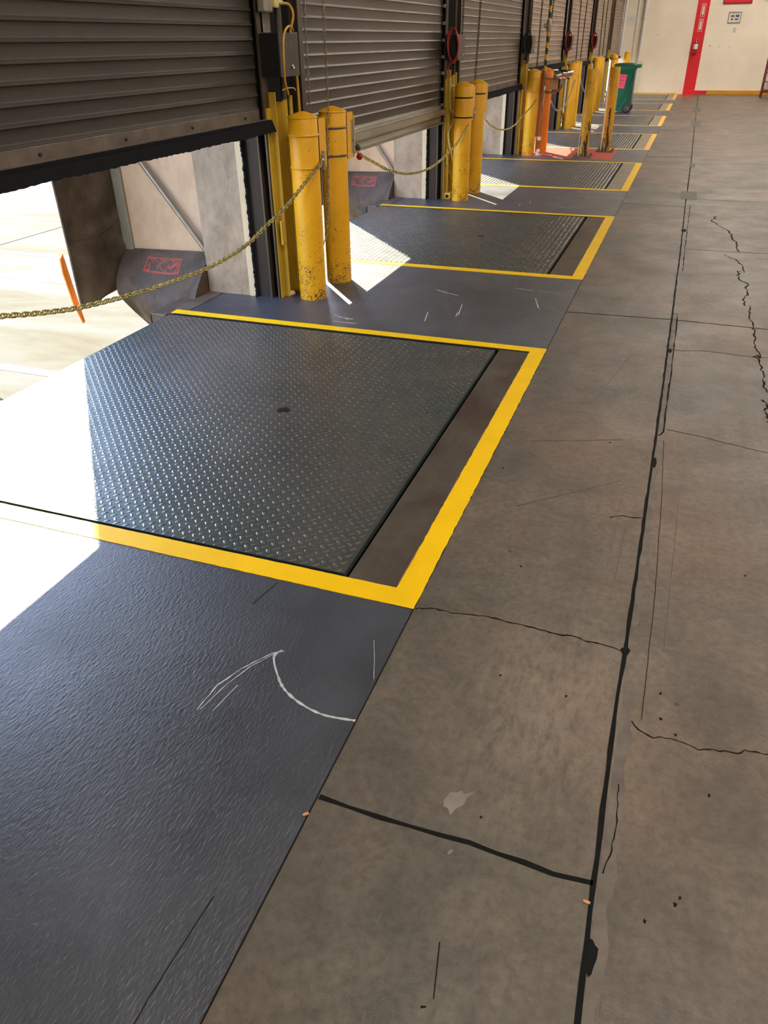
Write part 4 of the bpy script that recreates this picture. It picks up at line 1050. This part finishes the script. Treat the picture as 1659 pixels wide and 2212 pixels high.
# ---- eyewash station
ex, ey = -2.275, 13.53
r = thing('eyewash_station', 'copper-brown eyewash station with steel bowl and yellow-green striped pipe on the red square', 'eyewash', (ex, ey, 0))
mb = MB(); mb.tube([(ex, ey, .02), (ex, ey, 1.18)], .021, 14); mb.lathe([(.03, .86), (.032, .88), (.032, .96), (.03, .98)], ex, ey, 14); mb.lathe([(.028, 1.10), (.03, 1.11), (.03, 1.17), (.024, 1.19)], ex, ey, 14); mb.build('stand_pipe', M['copper'], r)
mb = MB(); mb.tube([(ex, ey, 1.18), (ex, ey, 2.6)], .023, 14); mb.build('striped_pipe', M['bands'], r, off=(ex, ey, 1.18), label='pipe banded yellow and dark green')
mb = MB(); mb.lathe([(.026, 1.70), (.036, 1.72), (.036, 1.84), (.026, 1.86)], ex, ey, 14); mb.tube([(ex, ey, 1.79), (ex-.07, ey, 1.77)], [.022, .034], 12); mb.build('shower_valve', M['galv'], r)
mb = MB(); mb.tube(smooth_pts([(ex, ey, .90), (-2.18, ey, .895), (-2.10, ey, .90), (-2.04, ey, .925), (-2.0, ey, .97), (-1.99, ey, 1.03), (-1.988, ey, 1.06)], 6), .018, 12); mb.build('bowl_arm', M['copper'], r)
mb = MB(); mb.lathe([(.020, 1.0), (.034, 1.04), (.034, 1.075), (.045, 1.09)], -1.988, ey, 16); mb.build('drain_cup', M['galv'], r)
mb = MB(); mb.lathe([(.02, 1.075), (.08, 1.083), (.13, 1.105), (.152, 1.13), (.156, 1.20), (.150, 1.20), (.146, 1.132), (.12, 1.112), (.02, 1.09)], -1.988, ey, 36); mb.build('bowl', M['steel'], r)
for s in (-1, 1):
    mb = MB(); mb.tube([(-1.988+s*.04, ey, 1.10), (-1.988+s*.04, ey, 1.15)], .008, 8); mb.lathe([(.01, 1.15), (.022, 1.155), (.02, 1.17), (0, 1.175)], -1.988+s*.04, ey, 12); mb.build('nozzle', M['orange'], r)
mb = MB(); mb.tube([(ex, ey-.02, 1.085), (-2.05, ey-.02, 1.078), (-1.90, ey-.02, 1.085)], .006, 8); mb.box(-1.915, -1.885, ey-.035, ey-.005, 1.075, 1.10, .004); mb.build('push_handle', M['bar'], r)
mb = MB(); mb.box(-2.195, -2.055, ey+.03, ey+.035, .935, 1.075); mb.build('sign_plate', M['cardb'], r)
mb = MB(); mb.box(-2.26, -2.235, ey-.04, ey-.03, .93, .99, .004); mb.tube([(-2.25, ey-.035, .93), (-2.25, ey-.03, .70)], .004, 6); mb.build('inspection_tag', M['whitep'], r)
mb = MB(); mb.lathe([(.055, 0.002), (.055, .012), (.035, .02), (.028, .07), (.022, .09)], ex, ey, 20); mb.build('foot_flange', M['whitep'], r)
mb = MB(); mb.tube([(ex, ey, .245), (ex-.035, ey-.01, .255)], .022, 10); mb.lathe([(.03, .22), (.03, .27)], ex, ey, 12); mb.build('hose_valve', M['whitep'], r)
cable('thin copper riser pipe beside the eyewash stand', [(ex-.055, ey, .27), (ex-.055, ey, .6), (ex-.05, ey, 1.16)], .008, 'copper', nm='riser_pipe')
cable('brown drain pipe lying on the red square by the eyewash foot', [(ex+.02, ey-.02, .04), (-2.15, ey-.12, .022), (-2.0, ey-.2, .02)], .014, 'copper', nm='drain_pipe')

# ---- wheeled bin
def bin_():
    x0, x1, y0, y1 = -1.93, -1.60, 22.12, 22.66; cx, cy = -1.76, 22.4
    r = thing('wheeled_bin', 'green wheeled rubbish bin with dark lid and a pink paper taped on its side', 'wheeled bin', (cx, cy, 0))
    mb = MB(); prof = [(.0, .165, .215, .02), (.02, .17, .22, .0), (.95, .245, .285, 0), (.955, .26, .30, 0), (1.02, .262, .302, 0)]
    def rr(z, a, b2, dx):
        out = []; c = .05
        for qx, qy, a0 in ((1, 1, 0), (-1, 1, 90), (-1, -1, 180), (1, -1, 270)):
            for i in range(5):
                q = math.radians(a0+i*22.5); out.append((cx+dx+qx*(a-c)+c*math.cos(q), cy+qy*(b2-c)+c*math.sin(q), z))
        return out
    rings = [rr(z, a, b2, .0) for z, a, b2, d in [(.035, .155, .22, 0), (.10, .165, .225, 0), (.93, .235, .275, 0), (.94, .255, .295, 0), (1.02, .26, .30, 0)]]
    vs = [p for rg in rings for p in rg]; n = 20
    mb.smooth = True; mb.add(vs, [[i*n+j, i*n+(j+1) % n, (i+1)*n+(j+1) % n, (i+1)*n+j] for i in range(4) for j in range(n)]); mb.smooth = False
    mb.add(rings[0], [list(range(n-1, -1, -1))]); mb.build('body', M['green'], r)
    mb = MB(); lids = [rr(z, a, b2, 0) for z, a, b2 in [(1.022, .27, .31), (1.05, .275, .315), (1.075, .22, .26), (1.085, .1, .12)]]
    vs = [p for rg in lids for p in rg]; mb.smooth = True
    mb.add(vs, [[i*n+j, i*n+(j+1) % n, (i+1)*n+(j+1) % n, (i+1)*n+j] for i in range(3) for j in range(n)]); mb.smooth = False
    mb.add(lids[-1], [list(range(n))]); mb.add(lids[0], [list(range(n-1, -1, -1))]); mb.build('lid', M['greend'], r)
    mb = MB(); mb.box(cx+.25, cx+.36, cy-.25, cy-.20, .98, 1.05, .01); mb.box(cx+.25, cx+.36, cy+.20, cy+.25, .98, 1.05, .01); mb.tube([(cx+.35, cy-.26, 1.045), (cx+.35, cy+.26, 1.045)], .018, 12)
    mb.add([(cx+.2, cy-.24, .93), (cx+.25, cy-.24, .93), (cx+.36, cy-.24, 1.03), (cx+.2, cy-.24, 1.03), (cx+.2, cy-.20, .93), (cx+.25, cy-.20, .93), (cx+.36, cy-.20, 1.03), (cx+.2, cy-.20, 1.03)], [[3,2,1,0],[4,5,6,7],[0,1,5,4],[1,2,6,5],[2,3,7,6],[3,0,4,7]]); mb.build('handle', M['green'], r)
    mb = MB(); mb.box(cx+.16, cx+.245, cy-.245, cy+.245, .16, .95, .01); mb.build('back_rib', M['greend'], r)
    # moulded curved line on the side
    mb = MB(); mb.tube(smooth_pts([(cx+.18, cy-.285, .80), (cx+.15, cy-.275, .66), (cx+.07, cy-.262, .45), (cx-.04, cy-.25, .30), (cx-.08, cy-.238, .06)], 6), .006, 6)
    mb.tube(smooth_pts([(cx+.19, cy-.268, .48), (cx+.13, cy-.256, .40), (cx+.03, cy-.246, .28), (cx-.05, cy-.238, .12)], 6), .006, 6); mb.build('side_rib', M['greend'], r)
    for s in (-1, 1):
        wy = cy+s*.27; wx, wz = cx+.155, .115
        mb = MB(); mb.lathe([(.075, -.022), (.108, -.024), (.115, -.01), (.115, .012), (.108, .024), (.075, .022)], wx, wy, 28, wz, axis='y')
        w = mb.build('wheel', M['tyre'], r)
        mb = MB(); mb.lathe([(.012, -.026), (.022, -.024), (.022, .02), (.012, .024)], wx, wy, 14, wz, axis='y')
        mb.lathe([(.068, -.016), (.078, -.018), (.078, .018), (.068, .016)], wx, wy, 24, wz, axis='y')
        for i in range(8):
            q = i*PI/4; mb.tube([(wx+.015*math.cos(q), wy-.008, wz+.015*math.sin(q)), (wx+.072*math.cos(q), wy-.008, wz+.072*math.sin(q))], .008, 6)
        mb.build('hub', M['grey'], w)
    mb = MB(); mb.tube([(cx+.155, cy-.27, .115), (cx+.155, cy+.27, .115)], .011, 8); mb.build('axle', M['bar'], r)
    # pink note follows the slanting side
    def side(x, z, d=.003): return (x, cy-(.225+(z-.10)/.83*.05)-d, z)
    mb = MB(); a = [side(cx-.235, .56), side(cx+.035, .54), side(cx+.075, .84), side(cx-.215, .86)]; b2 = [side(p[0], p[2], .006) for p in a]
    mb.add(a+b2, [[0, 1, 2, 3], [7, 6, 5, 4], [0, 4, 5, 1], [1, 5, 6, 2], [2, 6, 7, 3], [3, 7, 4, 0]]); nt_ = mb.build('pink_note', M['pink'], r, 'pink paper note')
    mb = MB()
    for i, z in enumerate((.80, .72, .655)):
        for q in range(3-(i > 1)):
            x = cx-.13+q*.05
            for t_ in range(3):
                u0 = x+t_*.013; k0 = random.uniform(-.008, .012)
                mb.tube([side(u0, z-.016, .007), side(u0+k0, z+.012, .007)], .0022, 4)
    mb.build('handwriting', M['ink'], nt_)
bin_()

# ---- end wall furniture
YW = YE
def wallbox(mb, x0, x1, z0, z1, d, d0=0.): return mb.box(x0, x1, YW-d, YW-d0, z0, z1)
k_ = 30.1/29.9
def wx(v): return v*k_
def wz(v): return 1.6+(v-1.6)*k_
mb = MB(); wallbox(mb, wx(-.445), wx(-.085), .116, 5.2, .004, .0005); wallbox(mb, wx(-.445), wx(.285), 0, .115, .012, .0005)
tag(mb.build('fire_point_stripe', M['red']), 'tall red stripe painted up the cream end wall to mark the fire extinguisher', 'wall marking')
mb = MB(); mb.box(wx(.285), 6, YW-.05, YW, 0, .12, .008); struct(mb.build('baseboard_far', M['curbyellow']))
mb = MB(); mb.box(-2.3, wx(-.62), YW-.02, YW, 0, .045); struct(mb.build('baseboard_far', M['stripe_pale']))
mb = MB(); mb.prism([(-.60, YW-1.2), (-.2, YW-1.4), (-.05, YW-.01), (-.62, YW-.01)], -.001, .0012); mb.build('red_floor_reflection', M['redfloor'], floor)  # reflection of the red wall stripe, painted on the floor as a flat patch
for i, (zc, xc) in enumerate([(2.315, -.253), (1.92, -.258)]):
    r = thing('extinguisher_sign', 'narrow red and white fire arrow sign on the red stripe, %s one' % ['upper', 'lower'][i], 'sign', (wx(xc), YW-.01, wz(zc)), 'extinguisher signs')
    x, z = wx(xc), wz(zc)
    mb = MB(); mb.box(x-.062, x+.062, YW-.010, YW-.0045, z-.17, z+.17); mb.build('panel', M['paper'], r)
    mb = MB(); mb.box(x-.052, x+.052, YW-.012, YW-.010, z-.16, z+.16); mb.build('field', M['red'], r)
    mb = MB(); f = lambda a, b2, c: (x+a, YW-.0125+c, z+b2)
    mb.prism([(-.030, .10), (-.030, -.07), (-.045, -.07), (0, -.14), (.045, -.07), (.030, -.07), (.030, .10)], -.002, .0, f)
    text_mb(mb, 'FIRE', .046, lambda a, b2, c: (x+a, YW-.0135-c, z+.13+b2), .0006)
    mb.build('arrow', M['paper'], r)
    mb = MB(); text_mb(mb, 'E\nX\nT', .044, lambda a, b2, c: (x+a, YW-.0155-c, z+.01+b2), .0006)
    mb.build('lettering', M['red'], r)
# fire extinguisher
x, z = wx(-.292), 1.14
r = thing('fire_extinguisher', 'red fire extinguisher with white label hanging on the red stripe', 'fire extinguisher', (x, YW-.09, z))
mb = MB(); mb.lathe([(.0, z), (.055, z+.005), (.068, z+.02), (.068, z+.30), (.05, z+.35), (.025, z+.37), (.022, z+.39)], x, YW-.09, 24); mb.build('cylinder', M['ext'], r)
mb = MB(); mb.lathe([(.0690, z+.14), (.0695, z+.145), (.0695, z+.27), (.069, z+.275)], x, YW-.09, 24); mb.build('label_band', M['paper'], r, 'white label band')
mb = MB(); mb.box(x-.02, x+.02, YW-.12, YW-.06, z+.385, z+.42, .004); mb.tube([(x-.01, YW-.11, z+.42), (x+.04, YW-.13, z+.445), (x+.09, YW-.13, z+.45)], .007, 8); mb.tube([(x, YW-.11, z+.40), (x+.05, YW-.13, z+.41)], .006, 8); mb.build('valve', M['chrome'], r)
mb = MB(); mb.tube(smooth_pts([(x+.01, YW-.10, z+.40), (x+.06, YW-.11, z+.39), (x+.085, YW-.12, z+.33), (x+.08, YW-.12, z+.25)], 6), .009, 8); mb.tube([(x+.08, YW-.12, z+.25), (x+.078, YW-.12, z+.20)], [.009, .014], 8); mb.build('hose', M['grey'], r)
mb = MB(); mb.box(x-.03, x+.03, YW-.02, YW-.004, z+.2, z+.36); mb.build('bracket', M['darkred'], r)
# red sign panel at the top
mb = MB(); r = thing('wall_sign', 'large red sign panel with darker border high on the end wall', 'sign', (wx(.7), YW-.02, 3.0))
mb.box(wx(.284), wx(1.121), YW-.022, YW-.001, wz(2.455), 3.6, .004); mb.build('border', M['darkred'], r)
mb = MB(); mb.box(wx(.32), wx(1.085), YW-.026, YW-.022, wz(2.50), 3.56); mb.build('panel', M['red'], r)
mb = MB(); mb.box(wx(1.482), wx(2.1), YW-.022, YW-.001, wz(2.535), 3.0, .004); tag(mb.build('wall_sign', M['exitgreen']), 'green sign panel at the top right on the end wall', 'sign')
# framed notice
x0, x1, z0, z1 = wx(.522), wx(.882), wz(1.962), wz(2.248)
r = thing('framed_notice', 'dark-framed white notice with four small pictures on the end wall', 'framed notice', ((x0+x1)/2, YW-.01, z0))
mb = MB(); t = .014
mb.box(x0, x1, YW-.02, YW-.001, z0, z0+t); mb.box(x0, x1, YW-.02, YW-.001, z1-t, z1); mb.box(x0, x0+t, YW-.02, YW-.001, z0+t, z1-t); mb.box(x1-t, x1, YW-.02, YW-.001, z0+t, z1-t); mb.build('frame', M['framem'], r)
mb = MB(); mb.box(x0+t, x1-t, YW-.010, YW-.001, z0+t, z1-t); mb.build('sheet', M['paper'], r)
for i, (a, b2, c, d, m) in enumerate([(.06, .17, .15, .21, 'pic1'), (.20, .31, .15, .215, 'pic2'), (.085, .14, .07, .12, 'framem'), (.185, .30, .07, .12, 'pic1')]):
    mb = MB(); mb.box(x0+a, x0+b2, YW-.012, YW-.010, z0+c, z0+d); mb.build('picture', M[m], r)
mb = MB(); mb.box(x0+.05, x1-.06, YW-.012, YW-.010, z1-.05, z1-.043); mb.build('title_line', M['pic1'], r)
# small sign
xs, zs = wx(.765), wz(1.77)
r = thing('small_notice', 'small white notice below the framed notice on the end wall', 'notice', (xs, YW-.005, zs))
mb = MB(); mb.box(xs-.052, xs+.052, YW-.005, YW-.001, zs-.07, zs+.07); mb.build('sheet', M['paper'], r)
mb = MB()
for (a, b2, c, d) in [(-.045, .045, .058, .068), (-.04, .04, -.065, -.058), (-.045, -.04, -.055, .05), (.04, .045, -.055, .05), (-.012, .012, .012, .035), (-.016, .016, -.04, -.02), (-.008, .008, -.02, .01)]:
    mb.box(xs+a, xs+b2, YW-.0065, YW-.005, zs+c, zs+d)
mb.build('symbol', M['grey'], r)
# paper notice by the pipe
r = thing('paper_notice', 'white paper notice on the end wall left of the downpipe', 'notice', (-2.39, YW-.004, 2.07))
mb = MB(); mb.box(-2.52, -2.27, YW-.004, YW-.001, 1.93, 2.235); mb.build('sheet', M['paper'], r)
mb = MB()
for i in range(7):
    for q in range(3):
        if random.random() < .7: mb.box(-2.50+q*.075, -2.50+q*.075+random.uniform(.03, .06), YW-.0055, YW-.004, 2.20-i*.035, 2.206-i*.035)
mb.box(-2.37, -2.355, YW-.0055, YW-.004, 2.11, 2.13); mb.box(-2.41, -2.395, YW-.0055, YW-.004, 2.10, 2.115); mb.build('print', M['grey'], r)
# pipes
r = thing('downpipe', 'white downpipe on the left part of the end wall', 'pipe', (-1.985, YW-.07, 0))
mb = MB(); mb.tube([(-1.995, YW-.07, .03), (-1.985, YW-.07, 4.6)], .055, 18); mb.build('pipe', M['pipewhite'], r)
for z in (.95, 2.1):
    mb = MB(); mb.box(-2.10, -1.87, YW-.02, YW-.001, z, z+.03); mb.lathe([(.057, z), (.060, z+.005), (.060, z+.025), (.057, z+.03)], -1.99, YW-.07, 18); mb.build('clamp', M['pipewhite'], r)
mb = MB(); mb.tube([(-2.225, YW-.02, .1), (-2.225, YW-.02, 4.6)], .011, 8); tag(mb.build('wall_conduit', M['pipewhite']), 'thin cream conduit up the end wall between paper notice and downpipe', 'conduit')
mb = MB(); mb.tube([(-2.60, YW-.3, 1.1), (-2.58, YW-.3, 3.0)], .045, 16); tag(mb.build('steel_post', M['pipewhite']), 'shiny white vertical pipe in the corner beside the farthest door', 'pipe')
# small holes / marks in the plaster
mb = MB()
for (a, z) in [(-.0, 1.36), (.03, 1.36), (.30, 1.34), (.60, 1.33), (-1.62, 1.68)]:
    mb.lathe([(.012, 0), (0, -.001)], wx(a)+.12, YW-.0005, 8, z, axis='y')
mb.build('plaster_hole', M['crack'], bpy.data.objects['wall_far'])

# ---- cylinder rack at the right edge
rx, ry = 1.86, 28.45
r = thing('cylinder_rack', 'dark red steel rack for gas cylinders by the end wall at the right edge', 'rack', (rx, ry, 0))
for (a, b2) in ((0, 0), (.75, 0), (0, .5), (.75, .5)):
    mb = MB(); mb.box(rx+a-.02, rx+a+.02, ry+b2-.02, ry+b2+.02, 0.0, 1.12, .004); mb.build('upright', M['rackred'], r)
mb = MB()
mb.box(rx-.02, rx+.77, ry-.02, ry+.52, .14, .20, .004); mb.build('deck', M['rackred'], r)
mb = MB()
for z in (.42, .66, 1.08): 
    mb.box(rx+.02, rx+.73, ry-.018, ry-.006, z, z+.02); mb.box(rx-.018, rx-.006, ry+.02, ry+.48, z, z+.02); mb.box(rx+.02, rx+.73, ry+.506, ry+.518, z, z+.02)
mb.build('rail', M['rackred'], r)
for i, (a, b2) in enumerate([(.16, .16), (.44, .18)]):
    c = thing('gas_cylinder', ['silver gas cylinder at the left end of the dark red rack', 'silver gas cylinder second from the left in the dark red rack'][i], 'gas cylinder', (rx+a, ry+b2, .20), 'gas cylinders')
    mb = MB(); mb.lathe([(.10, .201), (.115, .21), (.118, .24), (.118, .78), (.10, .85), (.05, .90), (.03, .92)], rx+a, ry+b2, 24); mb.build('body', M['cyl'], c)
    mb = MB(); mb.lathe([(.05, .90), (.075, .92), (.075, 1.0), (.06, 1.0), (.06, .925)], rx+a, ry+b2, 20); mb.build('collar', M['cyl'], c)
    mb = MB(); mb.tube([(rx+a, ry+b2, .91), (rx+a, ry+b2, .98)], .014, 8); mb.build('valve', M['chainy'], c)

# ------------------------------------------------------------------ light
sun = bpy.data.lights.new('sun', 'SUN'); sun.energy = 6.2; sun.angle = math.radians(.53); sun.color = (1., .91, .68)
so = bpy.data.objects.new('sun', sun); COL.objects.link(so)
d = Vector((.75, -.884, -1.)).normalized()
so.rotation_euler = d.to_track_quat('-Z', 'Y').to_euler(); so.location = (-20, 20, 20)

w = bpy.data.worlds.new('world'); S.world = w; w.use_nodes = True; nt = w.node_tree
bg = nt.nodes['Background']
tc = N(nt, 'ShaderNodeTexCoord'); sx = N(nt, 'ShaderNodeSeparateXYZ'); nt.links.new(tc.outputs['Generated'], sx.inputs[0])
nt.links.new(ramp(nt, sx.outputs['Z'], [(.0, (.66, .60, .50)), (.28, (.62, .62, .60)), (.46, (.58, .86, 1.42)), (.75, (.42, .66, 1.25)), (1., (.2, .38, .85))]), bg.inputs['Color'])
bg.inputs['Strength'].default_value = 1.7

# ------------------------------------------------------------------ camera
f, pit, yaw, roll = 1616.224, .5609318, -.3575228, .01493018
cy, sy = math.cos(yaw), math.sin(yaw); cp, sp = math.cos(pit), math.sin(pit)
fwd = Vector((sy*cp, cy*cp, -sp)); right = Vector((cy, -sy, 0)); down = fwd.cross(right)
rv = right*math.cos(roll) + down*math.sin(roll); dv = -right*math.sin(roll) + down*math.cos(roll)
cam = bpy.data.cameras.new('camera'); co = bpy.data.objects.new('camera', cam); COL.objects.link(co)
cam.sensor_fit = 'HORIZONTAL'; cam.sensor_width = 36; cam.lens = 36*f/1659; cam.clip_end = 300; cam.clip_start = .02
mtx = Matrix(((rv.x, -dv.x, -fwd.x, 0), (rv.y, -dv.y, -fwd.y, 0), (rv.z, -dv.z, -fwd.z, 1.6), (0, 0, 0, 1)))
co.matrix_world = mtx
S.camera = co
S.view_settings.view_transform = 'Standard'; S.view_settings.look = 'None'; S.view_settings.gamma = 1.; S.view_settings.use_curve_mapping = False
S.view_settings.exposure = 1.75
